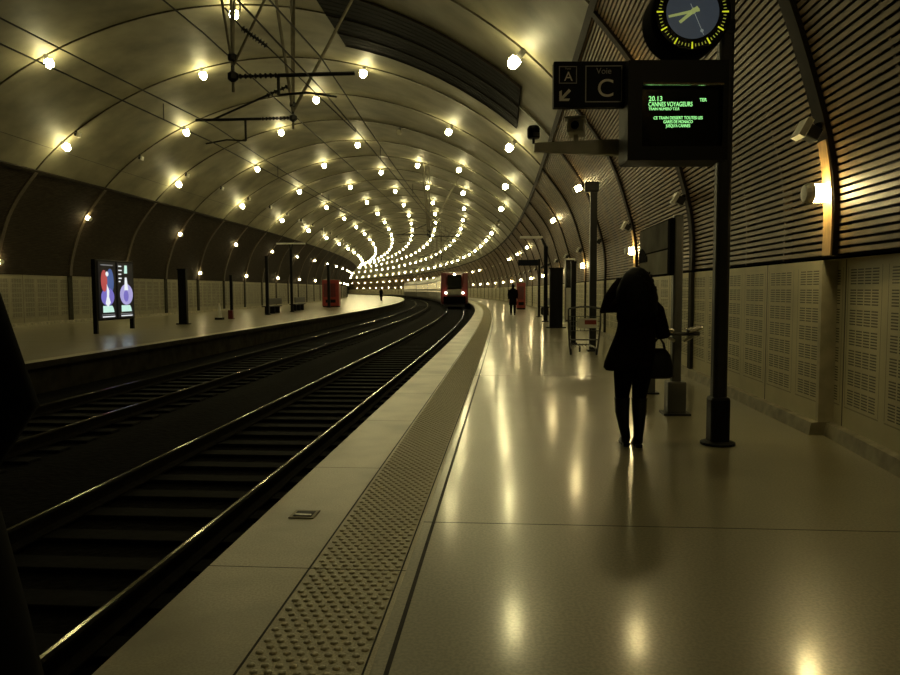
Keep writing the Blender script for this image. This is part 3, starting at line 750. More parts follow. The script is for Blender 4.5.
p = S_(564.2, 80.7); text('letter', 'A', 0.105, M['letter'], sign, (p.x, 0.002, p.z), RX)
p = S_(604, 73.6); text('small_lettering', 'Voie', 0.068, M['letterdim'], sign, (p.x, 0.002, p.z), RX, 'CENTER')
p = S_(568, 69.4); text('small_lettering', 'Voie', 0.026, M['letterdim'], sign, (p.x, 0.002, p.z), RX, 'CENTER')
ar = MB(); p0, p1 = S_(570, 90.5), S_(560.5, 100)
ar.poly([(q.x, 0.002, q.z) for q in (S_(559.3, 101), S_(559.3, 91.5), S_(561.8, 90.3), S_(561.8, 96.5), S_(568.8, 88.8), S_(571, 91), S_(563.6, 98.6), S_(570, 98.6), S_(568.8, 101))], 0.004, (0, -1, 0))
ar.build('arrow', M['letter'], sign)
# clock
ck0 = W(692.5, 12, 5.92)
clk = empty('station_clock', ck0, 0, 'round black station clock with yellow hour marks, above the monitor', 'clock')
RY = Matrix.Rotation(math.pi/2, 3, 'X')
MB().lathe([(0.30, 0.0), (0.318, -0.02), (0.325, -0.06), (0.325, -0.30), (0.30, -0.33)], 48, (0, 0, 0), RY).build('case', M['void'], clk, smooth=False)
MB().poly(disc_pts((0, -0.001, 0), 0.298, 48), 0.004, (0, -1, 0)).build('dial_ring', M['glass'], clk)
MB().poly(disc_pts((0, -0.005, 0), 0.212, 48), 0.004, (0, -1, 0)).build('dial', M['dial'], clk)
def radial(q, r0, r1, w0, w1, y): # q: clock angle (rad) clockwise from twelve
    d = Vector((math.sin(q), 0, math.cos(q))); t = Vector((math.cos(q), 0, -math.sin(q)))
    return [d*r0-t*w0+Vector((0, y, 0)), d*r1-t*w1+Vector((0, y, 0)), d*r1+t*w1+Vector((0, y, 0)), d*r0+t*w0+Vector((0, y, 0))]
for h in range(12): MB().poly(radial(math.radians(30*h), 0.236, 0.288, 0.004, 0.006, -0.005), 0.005, (0, -1, 0)).build('hour_mark', M['mark'], clk)
mb = MB()
for k in range(60):
    if k % 5: mb.poly(radial(math.radians(6*k), 0.25, 0.272, 0.0025, 0.003, -0.005), 0.003, (0, -1, 0))
mb.build('minute_marks', M['markdim'], clk)
MB().poly(radial(math.radians(258), -0.05, 0.20, 0.011, 0.009, -0.018), 0.005, (0, -1, 0)).build('minute_hand', M['hand'], clk)
MB().poly(radial(math.radians(231), -0.05, 0.135, 0.014, 0.012, -0.012), 0.005, (0, -1, 0)).build('hour_hand', M['hand'], clk)
mb = MB().poly(radial(math.radians(156), -0.06, 0.205, 0.002, 0.002, -0.026), 0.003, (0, -1, 0))
d_ = Vector((math.sin(math.radians(156)), 0, math.cos(math.radians(156))))*0.17
mb.poly(disc_pts((d_.x, -0.026, d_.z), 0.013, 12), 0.003, (0, -1, 0)); mb.build('second_hand', M['handdim'], clk)
MB().lathe([(0.02, 0.0), (0.02, 0.04)], 16, (0, 0, 0), RY).build('hub', M['hand'], clk)
MB().box((0.29, 0.16, -0.06), (0.2, 0.1, 0.09)).build('arm', M['black'], clk)
# camera boom behind the monitor
a = W(534, 147.5, 6.62); b = W(712, 148, 6.42)
bm_ = empty('camera_boom', (b.x, b.y, b.z), 0, 'tapered grey boom reaching out from the station post behind the monitor', 'boom')
rr = []
for t, h in ((0, 0.085), (0.45, 0.075), (1, 0.035)):
    c_ = (a-b)*t; rr.append([c_+Vector((0, -0.04, -h)), c_+Vector((0, 0.04, -h)), c_+Vector((0, 0.04, h)), c_+Vector((0, -0.04, h))])
MB().rings(rr).build('beam', M['boomgrey'], bm_)
c_ = W(533.5, 139.5, 6.6)
cc = empty('surveillance_camera', (c_.x, c_.y, a.z+0.03), 0.3, 'small black dome-top surveillance camera on the tip of the grey boom', 'camera')
MB().lathe([(0.012, 0), (0.012, 0.05), (0.03, 0.055)], 10).build('stem', M['black'], cc)
MB().lathe([(0.05, 0.045), (0.058, 0.06), (0.058, 0.13), (0.045, 0.155), (0.01, 0.16)], 18).build('housing', M['black'], cc, smooth=False)
MB().box((0.0, -0.055, 0.075), (0.05, 0.02, 0.03)).build('lens', M['alu'], cc)
c_ = W(576, 143, 6.55)
cc2 = empty('surveillance_camera', (c_.x, c_.y, c_.z), -0.25, 'boxy grey surveillance camera standing midway along the grey boom', 'camera')
MB().box((0, 0, 0.05), (0.04, 0.04, 0.10)).build('stem', M['boomgrey'], cc2)
MB().box((0.0, 0, 0.13), (0.15, 0.24, 0.12)).build('housing', M['boomgrey'], cc2, bevel=0.015)
MB().box((0.0, 0, 0.20), (0.175, 0.28, 0.015)).build('sun_shield', M['boomgrey'], cc2)
MB().lathe([(0.035, 0), (0.035, 0.02)], 14, (0, -0.12, 0.13), RY).build('lens', M['glass'], cc2)

# ------------------------------------------------------------------ information panel between two grey posts with leaning rail
ip = on_track('information_board', 8.16, -3.35, label='grey information board between two grey posts behind the woman', cat='information board')
for y in (0.0, 1.63):
    pf = MB().box((0, y, 1.1), (0.10, 0.13, 2.16)).build('post', M['grey'], ip, bevel=0.02)
    MB().box((0, y, 0.19), (0.20, 0.2, 0.36)).build('collar', M['grey'], pf, bevel=0.015)
    MB().box((0, y, 0.012), (0.29, 0.26, 0.024)).build('foot_plate', M['darkgrey'], pf)
MB().box((-0.05, 0.83, 1.84), (0.09, 1.78, 0.62)).build('panel_box', M['void'], ip, bevel=0.015)
MB().box((-0.09, 0.85, 1.98), (0.02, 1.62, 0.30)).build('upper_face', M['faceg'], ip)
MB().box((-0.09, 0.85, 1.75), (0.02, 1.62, 0.12)).build('middle_band', M['facel'], ip)
MB().box((-0.092, 0.85, 1.62), (0.02, 1.62, 0.14)).build('lower_face', M['facel'], ip)
MB().poly([(-0.104, 1.65, 1.72), (-0.104, 1.12, 1.72), (-0.104, 1.14, 1.78), (-0.104, 1.34, 1.86), (-0.104, 1.48, 1.90), (-0.104, 1.65, 1.85)], 0.008, (-1, 0, 0)).build('dark_emblem', M['void'], ip)
lr = on_track('leaning_rail', 8.05, -3.35, label='steel leaning rail with two glossy arm pads on the nearer grey post', cat='rail')
for sg in (-1, 1):
    MB().tube([(sg*0.05, -0.02, 0.82), (sg*0.12, -0.05, 0.86), (sg*0.17, -0.06, 0.93)], 0.018, 8).build('arm', M['alu'], lr)
    MB().box((sg*0.15, -0.07, 0.95), (0.16, 0.14, 0.045), Matrix.Rotation(-sg*0.25, 3, 'Y')).build('pad', M['steel'], lr, bevel=0.015)
MB().tube([(-0.2, -0.085, 0.90), (0.2, -0.085, 0.90)], 0.02, 8).build('cross_bar', M['darkgrey'], lr)

# ------------------------------------------------------------------ other posts and furniture on the near platform
def totem(s, off, wx, wy, h, lab, mt='black', name='totem', cat='post'):
    r = on_track(name, s, off, label=lab, cat=cat)
    MB().box((0, 0, h/2), (wx, wy, h)).build('shaft', M[mt], r, bevel=0.015)
    MB().box((0, 0, 0.02), (wx*1.5, wy*1.5, 0.04)).build('foot_plate', M[mt], r)
    MB().box((0, 0, h-0.02), (wx*1.12, wy*1.12, 0.05)).build('cap', M[mt], r)
    return r
totem(26.05, -3.34, 0.46, 0.25, 2.15, 'broad black totem beyond the slim black post near the trolley', name='information_totem', cat='totem')
totem(18.44, -3.2, 0.125, 0.125, 2.08, 'slim black post just past the luggage trolley', name='bollard_post')
dp = totem(16.3, -3.42, 0.15, 0.15, 3.55, 'tall dark post standing right behind the luggage trolley', 'darkgrey', name='lamp_post')
MB().box((-0.05, 0, 3.62), (0.30, 0.26, 0.22)).build('junction_box', M['darkgrey'], dp, bevel=0.02)
dc = on_track('display_case', 21.8, -3.42, label='narrow glazed display case between the broad totem and the slim black post', cat='display case')
MB().box((0, 0, 1.35), (0.30, 0.12, 1.9)).build('frame', M['alu'], dc, bevel=0.02)
MB().box((0, -0.065, 1.35), (0.25, 0.01, 1.8)).build('pane', M['glass'], dc)
MB().box((0, -0.066, 0.95), (0.24, 0.012, 0.95)).build('pale_glare', M['pale'], dc)  # pale sheet stands in for bright lamp reflections on the pane
MB().box((0, 0, 0.2), (0.08, 0.08, 0.44)).build('leg', M['darkgrey'], dc)
def tlamp(s, off, h, bar, lab, tilt=0.0):
    r = on_track('strip_lamp_post', s, off, label=lab, cat='lamp post')
    MB().tube([(0, 0, 0), (0, 0, h-0.35)], 0.09, 10).build('shaft', M['black'], r)
    mb = MB().tube([(0, 0, h-0.38), (-0.18 if tilt else -0.12, 0, h)], 0.06, 8)
    if not tilt: mb.tube([(0, 0, h-0.38), (0.12, 0, h)], 0.06, 8)
    mb.build('fork', M['darkgrey'], r)
    MB().box((-tilt, 0, h+0.04), (bar, 0.28, 0.09)).build('lamp_tray', M['pale'], r, bevel=0.02)
    MB().lathe([(0.16, 0), (0.16, 0.03), (0.1, 0.06)], 14).build('foot_plate', M['black'], r)
    return r
tlamp(31, -3.3, 3.55, 0.95, 'strip lamp post with pale flat tray on the near platform', 0.62)
hs = on_track('hanging_sign', 36.4, -3.37, label='dark sign board on an arm beyond the strip lamp of the near platform', cat='sign')
MB().box((0, 0, 1.45), (0.11, 0.11, 2.9)).build('post', M['black'], hs)
MB().box((-0.55, 0, 2.72), (1.0, 0.1, 0.30)).build('board', M['navy'], hs, bevel=0.02)
MB().lathe([(0.14, 0), (0.14, 0.03)], 12).build('foot_plate', M['black'], hs)
def bench(s, off, L_, lab, backs='grey'):
    r = on_track('platform_bench', s, off, label=lab, cat='bench')
    MB().box((0, 0, 0.44), (0.42, L_, 0.06)).build('seat', M['black'], r, bevel=0.02)
    MB().box((0.17, 0, 0.74), (0.05, L_, 0.38)).build('backrest', M[backs], r, bevel=0.02)
    for y in (-L_*0.36, 0, L_*0.36): MB().box((0.02, y, 0.21), (0.30, 0.09, 0.42)).build('leg', M['black'], r)
    return r
bench(39.3, -3.85, 2.2, 'dark bench on the near platform beside the wall, past the sign post')
bench(55.0, -3.6, 2.2, 'dark bench on the near platform, small in the distance')
def vending(s, off, wx, wy, h, lab):
    r = on_track('vending_machine', s, off, label=lab, cat='vending machine')
    MB().box((0, 0, h/2+0.05), (wx, wy, h-0.1)).build('cabinet', M['red'], r, bevel=0.03)
    MB().box((0, 0, 0.06), (wx*0.94, wy*0.94, 0.12)).build('plinth', M['black'], r)
    MB().box((-wx*0.05, -wy/2-0.005, h*0.62), (wx*0.7, 0.02, h*0.5)).build('front_panel', M['trainred'], r, bevel=0.01)
    MB().box((0, -wy/2-0.012, h*0.22), (wx*0.6, 0.02, h*0.12)).build('tray_flap', M['black'], r)
    return r
vending(50.5, -3.2, 0.62, 0.6, 1.85, 'red vending machine on the near platform beside the walking person')
vending(60, 11.9, 1.4, 0.8, 2.25, 'big red vending machine on the far platform')
# luggage trolley
tw = on_track('luggage_trolley', 15.6, -3.12, label='wire luggage trolley with small red and white board, parked at the dark post', cat='trolley')
t0 = MB()
for sg in (-1, 1):
    t0.tube([(sg*0.28, -0.28, 0.06), (sg*0.33, -0.40, 0.62), (sg*0.33, -0.42, 0.98)], 0.018, 7)
    t0.tube([(sg*0.28, -0.28, 0.14), (sg*0.22, 0.55, 0.16)], 0.02, 7)
t0.tube([(-0.33, -0.42, 0.98), (-0.1, -0.45, 1.02), (0.1, -0.45, 1.02), (0.33, -0.42, 0.98)], 0.02, 7)
t0.tube([(-0.24, 0.55, 0.16), (0.24, 0.55, 0.16)], 0.018, 7); t0.tube([(-0.3, -0.33, 0.33), (0.3, -0.33, 0.33)], 0.015, 7)
t0.build('frame', M['grey'], tw)
bk = MB()
for k in range(9): bk.tube([(-0.3+0.075*k, -0.40, 0.52), (-0.3+0.075*k, -0.41, 0.82)], 0.006, 5)
for z in (0.52, 0.62, 0.72, 0.82): bk.tube([(-0.32, -0.40, z), (0.32, -0.40, z)], 0.007, 5)
bk.build('basket', M['grey'], tw)
dk = MB()
for k in range(7): dk.tube([(-0.24+0.08*k, -0.28, 0.17), (-0.2+0.067*k, 0.53, 0.18)], 0.008, 5)
dk.build('deck', M['steel'], tw)
MB().box((0.06, -0.43, 0.68), (0.40, 0.015, 0.20)).build('notice_board', M['pale'], tw)
MB().box((0.12, -0.441, 0.70), (0.24, 0.008, 0.09)).build('red_stripe', M['red'], tw)
for x, y in ((-0.27, -0.27), (0.27, -0.27), (0.0, 0.52)):
    MB().lathe([(0.03, -0.02), (0.07, -0.016), (0.07, 0.016), (0.03, 0.02)], 14, (x, y, 0.07), Matrix.Rotation(math.pi/2, 3, 'Y')).build('wheel', M['black'], tw)

# ------------------------------------------------------------------ far platform
ad = on_track('advertising_board', 23.84, 11.8, label='backlit double poster panel on black posts on the far platform', cat='advertising board')
MB().box((0, 0, 1.42), (0.13, 2.44, 2.02)).build('case', M['black'], ad, bevel=0.03)
for y in (-1.19, 1.13): MB().box((0, y, 1.2), (0.13, 0.10, 2.45 if y < 0 else 2.3)).build('post', M['black'], ad)
PM = {}
def glow(n, c, e): PM[n] = mat('poster_'+n, tuple(x*0.3 for x in c), 0.4, emit=c, es=e, noise=1.2, amt=0.2)
for n, c, e in (('black', (0.006, 0.006, 0.010), 0.5), ('purple', (0.24, 0.20, 0.72), 0.75), ('lilac', (0.50, 0.46, 0.88), 0.8), ('blue', (0.10, 0.18, 0.50), 0.6), ('red', (0.65, 0.10, 0.10), 0.7), ('white', (0.9, 0.95, 0.98), 0.95), ('mint', (0.62, 0.95, 0.82), 0.95), ('grey', (0.4, 0.42, 0.45), 0.5)): glow(n, c, e*0.62)
def flat(parent, name, pts, mt, x, th=0.004): return MB().poly([(x, a_, b_) for a_, b_ in pts], th, (1, 0, 0)).build(name, mt, parent)
def ell(cy, cz, ry, rz, n=24, a0=0): return [(cy+ry*math.cos(2*math.pi*k/n), cz+rz*math.sin(2*math.pi*k/n)) for k in range(n)]
for side, yc in ((0, -0.56), (1, 0.60)):
    po = MB().box((0.068, yc, 1.42), (0.02, 1.04, 1.88)).build('poster', PM['black'], ad); x = 0.079
    if side == 0:
        flat(po, 'blue_shape', ell(yc+0.18, 1.72, 0.22, 0.42), PM['blue'], x)
        flat(po, 'red_shape', ell(yc-0.20, 1.73, 0.19, 0.36), PM['red'], x+0.004)
        flat(po, 'purple_disc', ell(yc+0.0, 1.20, 0.40, 0.30), PM['purple'], x+0.002)
        flat(po, 'white_shape', [(yc-0.05, 1.62), (yc+0.09, 1.4), (yc+0.06, 1.2), (yc+0.16, 1.0), (yc-0.02, 0.86), (yc-0.16, 0.98), (yc-0.06, 1.22)], PM['white'], x+0.008)
        flat(po, 'white_shape', ell(yc-0.02, 1.96, 0.09, 0.08), PM['white'], x+0.008)
        flat(po, 'pale_line', [(yc-0.38, 2.24), (yc+0.36, 2.24), (yc+0.36, 2.27), (yc-0.38, 2.27)], PM['grey'], x)
    else:
        flat(po, 'purple_disc', ell(yc+0.05, 1.27, 0.43, 0.36), PM['lilac'], x)
        flat(po, 'dark_disc', ell(yc+0.02, 1.22, 0.16, 0.2), PM['purple'], x+0.004)
        flat(po, 'white_shape', [(yc-0.10, 1.42), (yc+0.16, 1.42), (yc+0.12, 1.62), (yc+0.08, 1.86), (yc-0.04, 1.86), (yc-0.07, 1.62)], PM['white'], x+0.006)
        flat(po, 'white_shape', [(yc-0.08, 2.0), (yc+0.12, 2.0), (yc+0.12, 2.28), (yc-0.04, 2.28)], PM['mint'], x+0.006)
        for z_, a_ in ((2.24, 0.20), (2.10, 0.22), (1.97, 0.18), (1.83, 0.2), (1.72, 0.12)): flat(po, 'text_bar', [(yc-0.44, z_-0.02), (yc-0.44+a_, z_-0.02), (yc-0.44+a_, z_+0.02), (yc-0.44, z_+0.02)], PM['white'], x)
    flat(po, 'title_block', [(yc-0.30, 0.68), (yc+0.38, 0.68), (yc+0.33, 0.82), (yc+0.26, 0.90), (yc-0.30, 0.90)], PM['mint'], x)
    flat(po, 'text_bar', [(yc-0.38, 0.595), (yc+0.40, 0.595), (yc+0.40, 0.615), (yc-0.38, 0.615)], PM['grey'], x)
    flat(po, 'text_bar', [(yc-0.34, 0.52), (yc+0.42, 0.52), (yc+0.42, 0.555), (yc-0.34, 0.555)], PM['white'], x)
totem(29.25, 11.8, 0.34, 0.2, 2.3, 'broad black totem on the far platform beside the lit poster panel', name='information_totem', cat='totem')
lp = totem(34.85, 11.8, 0.13, 0.13, 2.15, 'slim black post with a red foot box on the far platform', name='bollard_post')
MB().box((0.0, -0.14, 0.22), (0.24, 0.16, 0.44)).build('red_box', M['trainred'], lp, bevel=0.02)
totem(40.7, 11.8, 0.17, 0.17, 3.35, 'tall black post at the near end of the far platform benches', name='bollard_post')
tlamp(46.05, 11.8, 4.35, 1.85, 'strip lamp post with wide pale tray on the far platform')
totem(58.3, 11.8, 0.22, 0.22, 3.5, 'tall black post in front of the big red vending machine', name='bollard_post')
bench(43.3, 12.3, 2.9, 'bench with grey backrest on the far platform, nearer one beside the tall post')
bench(49.6, 12.3, 2.9, 'bench with grey backrest on the far platform, farther one past the strip lamp')
cn = on_track('caution_cone', 34.0, 12.1, label='thin white caution cone standing by the slim post on the far platform', cat='cone')
MB().lathe([(0.13, 0.10), (0.10, 0.3), (0.03, 0.78), (0.01, 0.8)], 12).build('body', M['pale'], cn, smooth=False)
MB().box((0, 0, 0.05), (0.34, 0.34, 0.1)).build('base', M['black'], cn)

# ------------------------------------------------------------------ people
def skin_body(name, chains, parent, mt, sub=1):
    """one continuous figure: chains of (x, y, z, radius); a chain may start from an index pair of an earlier one"""
    V, E, Rr, roots, ref = [], [], [], [], {}
    for ci, (start, pts) in enumerate(chains):
        prev = ref[start] if start is not None else None
        for pi, (x, y, z, r) in enumerate(pts):
            V.append((x, y, z)); Rr.append(r); i = len(V)-1; ref[(ci, pi)] = i
            if prev is not None: E.append((prev, i))
            else: roots.append(i)
            prev = i
    me = bpy.data.meshes.new(name); me.from_pydata(V, E, []); me.materials.append(mt)
    o = link(bpy.data.objects.new(name, me), parent)
    o.modifiers.new('skin', 'SKIN').use_smooth_shade = True
    sv = me.skin_vertices[0].data if me.skin_vertices else None
    if sv is None:
        bm = bmesh.new(); bm.from_mesh(me); bm.verts.layers.skin.verify(); bm.to_mesh(me); bm.free(); sv = me.skin_vertices[0].data
    for i, r in enumerate(Rr): sv[i].radius = (r, r); sv[i].use_root = i in roots
    s_ = o.modifiers.new('sub', 'SUBSURF'); s_.levels = sub; s_.render_levels = sub
    return o
def hand(pos, d, side):                          # palm direction d; fingers slightly curled
    d = Vector(d).normalized(); u = d.cross(Vector((0, 0, 1)) if abs(d.z) < 0.9 else Vector((0, 1, 0))).normalized(); n = d.cross(u)
    p = Vector(pos); out = [(None, [(*(p), 0.022), (*(p+d*0.045), 0.030), (*(p+d*0.08), 0.026)])]
    for k, L_ in ((-1.5, 0.062), (-0.5, 0.072), (0.5, 0.068), (1.5, 0.052)):
        b = p+d*0.075+u*(0.016*k); out.append((None, [(*b, 0.009), (*(b+d*L_*0.5+n*0.006), 0.0085), (*(b+d*L_*0.85+n*0.025), 0.0075)]))
    b = p+d*0.03-u*0.024*side; out.append((None, [(*b, 0.011), (*(b-u*0.026*side+d*0.025), 0.010), (*(b-u*0.032*side+d*0.052), 0.008)]))
    return out
def ring(z, x0, x1, y0, y1, n=20, wob=0.0, ph=0.0, dz=0.0):
    cx_, cy_, rx, ry = (x0+x1)/2, (y0+y1)/2, (x1-x0)/2, (y1-y0)/2
    return [Vector((cx_+rx*(1+wob*math.sin(6*t+ph))*math.cos(t), cy_+ry*(1+wob*math.cos(5*t+ph))*math.sin(t), z+dz*math.cos(t))) for t in [2*math.pi*k/n for k in range(n)]]
def face(parent, hx, hy, hz, mt):                # nose, ears, eyes, mouth on a head facing +y
    mb = MB(); mb.rings([ring(hz-0.02, hx-0.016, hx+0.016, hy+0.085, hy+0.115, 8), ring(hz+0.03, hx-0.008, hx+0.008, hy+0.085, hy+0.10, 8)]); mb.build('nose', mt, parent, smooth=True)
    for sg in (-1, 1):
        MB().lathe([(0.004, -0.012), (0.012, 0), (0.004, 0.012)], 8, (hx+sg*0.032, hy+0.086, hz+0.02)).build('eye', M['black'], parent, smooth=True)
        MB().lathe([(0.01, -0.03), (0.02, 0), (0.012, 0.03)], 8, (hx+sg*0.085, hy+0.0, hz)).build('ear', mt, parent, smooth=True)
    MB().box((hx, hy+0.088, hz-0.055), (0.042, 0.012, 0.012)).build('mouth', M['coat'], parent, bevel=0.004)

# --- woman walking away
b = W(633, 446, 6.30)
wo = empty('person', (b.x, b.y, 0), -0.03, 'person walking away in dark flared coat, tall boots and long dark hair', 'person')
bc = [
 (None, [(0, 0, 0.80, 0.10), (0.005, 0, 0.95, 0.095), (0.01, 0.0, 1.08, 0.115), (0.015, 0.0, 1.20, 0.105), (0.015, 0.01, 1.29, 0.05), (0.015, 0.02, 1.37, 0.072), (0.015, 0.025, 1.45, 0.085), (0.015, 0.02, 1.52, 0.06)]),
 ((0, 0), [(-0.085, 0, 0.72, 0.06), (-0.098, 0.02, 0.43, 0.042), (-0.094, 0.005, 0.30, 0.040), (-0.07, -0.02, 0.085, 0.036), (-0.07, 0.10, 0.035, 0.03)]),
 ((0, 0), [(0.085, 0, 0.72, 0.06), (0.05, 0.0, 0.43, 0.042), (0.045, -0.02, 0.30, 0.040), (0.028, -0.07, 0.085, 0.036), (0.028, 0.05, 0.035, 0.03)]),
 ((0, 3), [(-0.13, 0, 1.235, 0.052), (-0.238, 0.02, 1.205, 0.04), (-0.145, 0.07, 1.395, 0.032), (-0.095, 0.082, 1.455, 0.024)]),
 ((0, 3), [(0.165, 0, 1.23, 0.052), (0.245, -0.02, 0.985, 0.04), (0.235, 0.16, 1.0, 0.032), (0.22, 0.22, 1.02, 0.024)]),
]
body = skin_body('body', bc+hand((-0.09, 0.09, 1.45), (0.8, 0.35, 0.0), 1)+hand((0.22, 0.225, 1.02), (-0.1, 1, 0.1), -1), wo, M['skin'], 2)
face(wo, 0.015, 0.02, 1.44, M['skin'])
coat = MB(); cs = [(0.662, -0.292, 0.15, -0.17, 0.17, 0.05, 0.02), (0.75, -0.262, 0.165, -0.165, 0.165, 0.045, 0.01), (0.86, -0.215, 0.185, -0.145, 0.15, 0.03, 0), (0.97, -0.168, 0.185, -0.125, 0.13, 0.015, 0), (1.06, -0.145, 0.178, -0.118, 0.125, 0.01, 0),
      (1.14, -0.145, 0.182, -0.12, 0.125, 0, 0), (1.20, -0.165, 0.20, -0.115, 0.115, 0, 0), (1.255, -0.155, 0.185, -0.095, 0.095, 0, 0), (1.30, -0.075, 0.105, -0.075, 0.08, 0, 0), (1.34, -0.06, 0.09, -0.07, 0.075, 0, 0)]
coat.rings([ring(z, a_, b_, c_, d_, 28, wv, z*9, dz) for z, a_, b_, c_, d_, wv, dz in cs])
ct = coat.build('coat', M['coat'], wo, smooth=True)
ct.modifiers.new('sub', 'SUBSURF').render_levels = 1
for pts, rs in (([(-0.10, 0, 1.245), (-0.17, 0.0, 1.24), (-0.248, 0.02, 1.21), (-0.205, 0.045, 1.30), (-0.145, 0.07, 1.395), (-0.10, 0.08, 1.45)], [0.062, 0.068, 0.064, 0.06, 0.052, 0.048]),
                ([(0.14, 0, 1.25), (0.19, 0, 1.19), (0.225, -0.01, 1.08), (0.245, -0.02, 0.985), (0.24, 0.06, 0.985), (0.232, 0.17, 1.005)], [0.06, 0.068, 0.06, 0.06, 0.052, 0.046])):
    MB().tube(pts, rs, 14).build('sleeve', M['coat'], wo, smooth=True)
for pts in ([(-0.08, 0, 0.82, 0.10), (-0.09, 0.005, 0.62, 0.085), (-0.098, 0.02, 0.44, 0.062), (-0.098, 0.01, 0.36, 0.055)], [(0.08, 0, 0.82, 0.10), (0.066, 0, 0.62, 0.085), (0.05, 0.0, 0.44, 0.062), (0.048, -0.01, 0.36, 0.055)]):
    MB().tube([q[:3] for q in pts], [q[3] for q in pts], 14).build('trouser_leg', M['blackcloth'], wo, smooth=True)
for x0, x1, y0, y1, lift in ((-0.098, -0.07, 0.012, -0.02, 0), (0.048, 0.028, -0.01, -0.07, 0)):
    bt = MB().tube([(x0, y0, 0.425), (x0, y0, 0.40), (x0, y0-0.005, 0.30), ((x0+x1)/2, (y0+y1)/2-0.005, 0.17), (x1, y1, 0.09), (x1, y1+0.012, 0.045)], [0.071, 0.068, 0.063, 0.047, 0.042, 0.044], 16)
    bt.rings([ring(z, x1-wd, x1+wd, y1-0.045, y1+0.17*l_, 16) for z, wd, l_ in ((0.02, 0.040, 1.0), (0.045, 0.040, 0.95), (0.075, 0.034, 0.6), (0.095, 0.028, 0.3))])
    o = bt.build('boot', M['boot'], wo, smooth=True)
    MB().box((x1, y1-0.022, 0.015), (0.055, 0.05, 0.03), taper=1.1).build('heel', M['boot'], o)
    MB().box((x1, y1+0.09, 0.010), (0.068, 0.15, 0.016)).build('sole', M['boot'], o, bevel=0.005)
hr = MB(); hr.rings([ring(z, a_, b_, c_, d_, 24, 0.05, z*17) for z, a_, b_, c_, d_ in ((1.13, -0.10, 0.12, -0.155, -0.06), (1.20, -0.15, 0.17, -0.165, 0.0), (1.30, -0.175, 0.182, -0.165, 0.05), (1.38, -0.17, 0.172, -0.155, 0.06), (1.45, -0.142, 0.15, -0.14, 0.06), (1.51, -0.10, 0.115, -0.115, 0.07), (1.555, -0.05, 0.075, -0.075, 0.05), (1.572, -0.015, 0.04, -0.03, 0.02))])
for k in range(150):
    t = rng.uniform(math.pi*0.9, math.pi*2.1); r0 = 1.0
    z0 = rng.uniform(1.22, 1.54); f_ = math.sqrt(max(0.05, 1-((z0-1.30)/0.28)**2)) if z0 > 1.3 else 1.0
    pts = []; ph = rng.uniform(0, 6); L_ = rng.uniform(0.10, 0.24)
    for i in range(9):
        z = z0-L_*i/8; rx = 0.140*f_*(1+0.06*i/8); ry = 0.135*f_
        pts.append((0.018+rx*1.13*math.cos(t)+0.010*math.sin(ph+i*1.25), -0.02+ry*math.sin(t)+0.010*math.cos(ph+i*1.25), max(z, 1.10)))
    hr.tube(pts, [0.007]*8+[0.003], 5)
hr.build('hair', M['hair'], wo, smooth=True)
hb = empty('handbag', (b.x+0.205, b.y+0.02, 0.0), -0.1, 'black leather handbag hanging from the arm of the woman in boots', 'handbag')
hg = MB(); hg.rings([ring(z, -w_, w_, -d_, d_, 20, 0.02, z*10) for z, w_, d_ in ((0.595, 0.125, 0.06), (0.62, 0.145, 0.075), (0.72, 0.140, 0.075), (0.80, 0.115, 0.055), (0.845, 0.085, 0.03))]); hg.build('bag_body', M['bag'], hb, smooth=True)
for y in (-0.025, 0.025): MB().tube([(-0.07, y, 0.83), (-0.03, y+0.03, 0.90), (0.03, y+0.06, 0.955), (0.06, y+0.02, 0.90), (0.07, y, 0.83)], 0.007, 7).build('strap', M['bag'], hb, smooth=True)
MB().box((0, 0, 0.85), (0.14, 0.02, 0.02)).build('zip_edge', M['black'], hb, bevel=0.004)

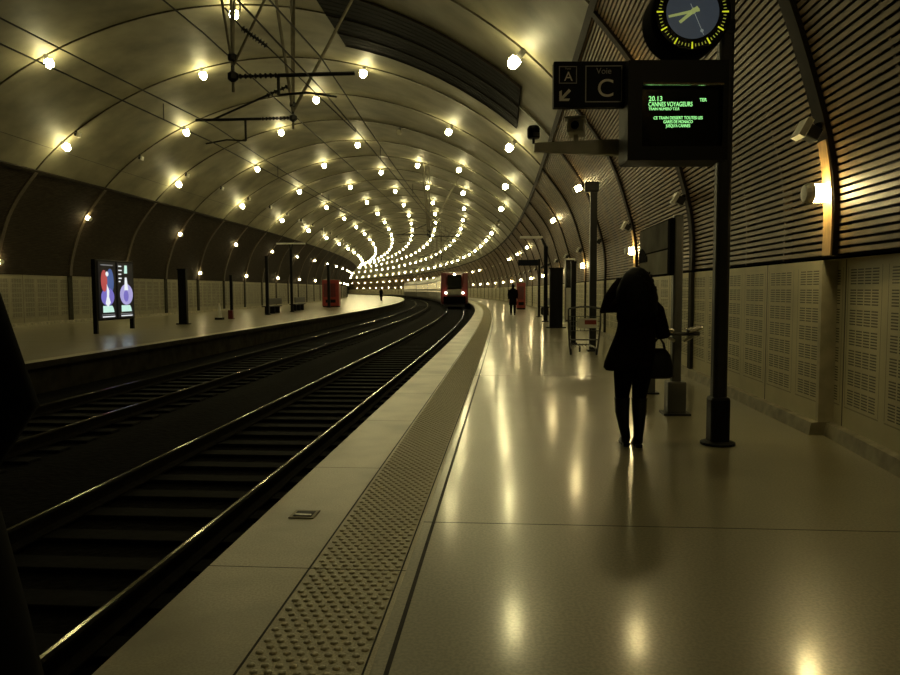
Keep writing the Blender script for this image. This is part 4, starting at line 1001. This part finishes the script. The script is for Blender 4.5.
# --- standing figures in dark coats
def figure(loc, rz, lab, H, mc, stride=0.1, armout=0.0, longcoat=0.55, name='person', elb=-0.02, flare=0.0):
    r = empty(name, loc, rz, lab, 'person'); s = H/1.70
    q = lambda pts: [(x*s, y*s, z*s, rr*s) for x, y, z, rr in pts]
    ch = [
     (None, q([(0, 0, 0.92, 0.13), (0, 0, 1.08, 0.115), (0, 0, 1.22, 0.13), (0, 0, 1.36, 0.12), (0, 0.01, 1.45, 0.055), (0, 0.02, 1.53, 0.075), (0, 0.025, 1.60, 0.088), (0, 0.02, 1.66, 0.06)])),
     ((0, 0), q([(-0.09, 0, 0.84, 0.095), (-0.10, stride*0.5, 0.48, 0.058), (-0.10, stride*0.6, 0.32, 0.055), (-0.10, stride, 0.09, 0.04), (-0.10, stride+0.15, 0.04, 0.035)])),
     ((0, 0), q([(0.09, 0, 0.84, 0.095), (0.10, -stride*0.3, 0.48, 0.058), (0.10, -stride*0.6, 0.32, 0.055), (0.10, -stride, 0.09, 0.04), (0.10, -stride+0.15, 0.04, 0.035)])),
     ((0, 3), q([(-0.18, 0, 1.38, 0.058), (-0.235, elb, 1.13, 0.045), (-0.22, 0.08, 0.90, 0.032), (-0.215, 0.10, 0.86, 0.024)])),
     ((0, 3), q([(0.18, 0, 1.38, 0.058), (0.235+armout, elb, 1.13, 0.045), (0.22, 0.08+armout, 0.92+armout*0.5, 0.032), (0.215, 0.10+armout, 0.88+armout*0.5, 0.024)]))]
    hs_ = hand((-0.215*s, 0.10*s, 0.86*s), (0, 0.2, -1), 1)+hand((0.215*s, (0.10+armout)*s, (0.88+armout*0.5)*s), (0, 0.2+armout, -1), -1)
    skin_body('body', ch+hs_, r, M['skin'], 1); face(r, 0, 0.02*s, 1.59*s, M['skin'])
    c = MB(); c.rings([ring(z*s, -w_*s, w_*s, -(d_+flare*max(0, 1.15-z)*1.6)*s, d_*s, 22, wv, z*9) for z, w_, d_, wv in ((longcoat, 0.22, 0.17, 0.03), (0.75, 0.20, 0.16, 0.02), (0.95, 0.185, 0.15, 0.01), (1.10, 0.18, 0.145, 0), (1.25, 0.195, 0.15, 0), (1.36, 0.205, 0.135, 0), (1.42, 0.17, 0.10, 0), (1.47, 0.08, 0.08, 0), (1.50, 0.07, 0.075, 0))])
    c.build('coat', mc, r, smooth=True)
    for a_ in (ch[3][1], ch[4][1]): MB().tube([v[:3] for v in a_[:3]], [0.078*s, 0.064*s, 0.05*s], 12).build('sleeve', mc, r, smooth=True)
    for a_ in (ch[1][1], ch[2][1]): MB().tube([v[:3] for v in a_[:4]], [0.105*s, 0.075*s, 0.068*s, 0.058*s], 12).build('trouser_leg', M['blackcloth'], r, smooth=True)
    for a_ in (ch[1][1], ch[2][1]):
        x, y = a_[3][0], a_[3][1]
        MB().rings([ring(z, x-wd*s, x+wd*s, y-0.07*s, y+l_*s, 14) for z, wd, l_ in ((0.0, 0.045, 0.21), (0.03*s, 0.048, 0.21), (0.06*s, 0.043, 0.16), (0.10*s, 0.04, 0.06))]).build('shoe', M['boot'], r, smooth=True)
    hh = MB(); hh.rings([ring(z*s, -w_*s, w_*s, (c_-d_)*s, (c_+d_)*s, 16, 0.03, z*11) for z, w_, d_, c_ in ((1.50, 0.07, 0.05, -0.045), (1.56, 0.092, 0.075, -0.03), (1.62, 0.10, 0.095, 0.0), (1.67, 0.085, 0.085, 0.01), (1.705, 0.04, 0.04, 0.01))]); hh.build('hair', M['hair'], r, smooth=True)
    return r
c = P(39.4, -2.16); figure((c.x, c.y, 0), -0.1, 'small distant person in dark coat walking along the near platform', 1.68, M['blackcloth'], 0.16)
c = P(95, 10.6); figure((c.x, c.y, 0), -0.5, 'tiny distant person in dark clothes standing on the far platform', 1.7, M['blackcloth'], 0.05)
figure((-1.06, 1.3, 0), 1.35, 'person in dark clothes cut off at the edge of the picture beside the track', 1.72, M['blackcloth'], 0.03, 0.0, 0.35, elb=-0.06, flare=0.13)
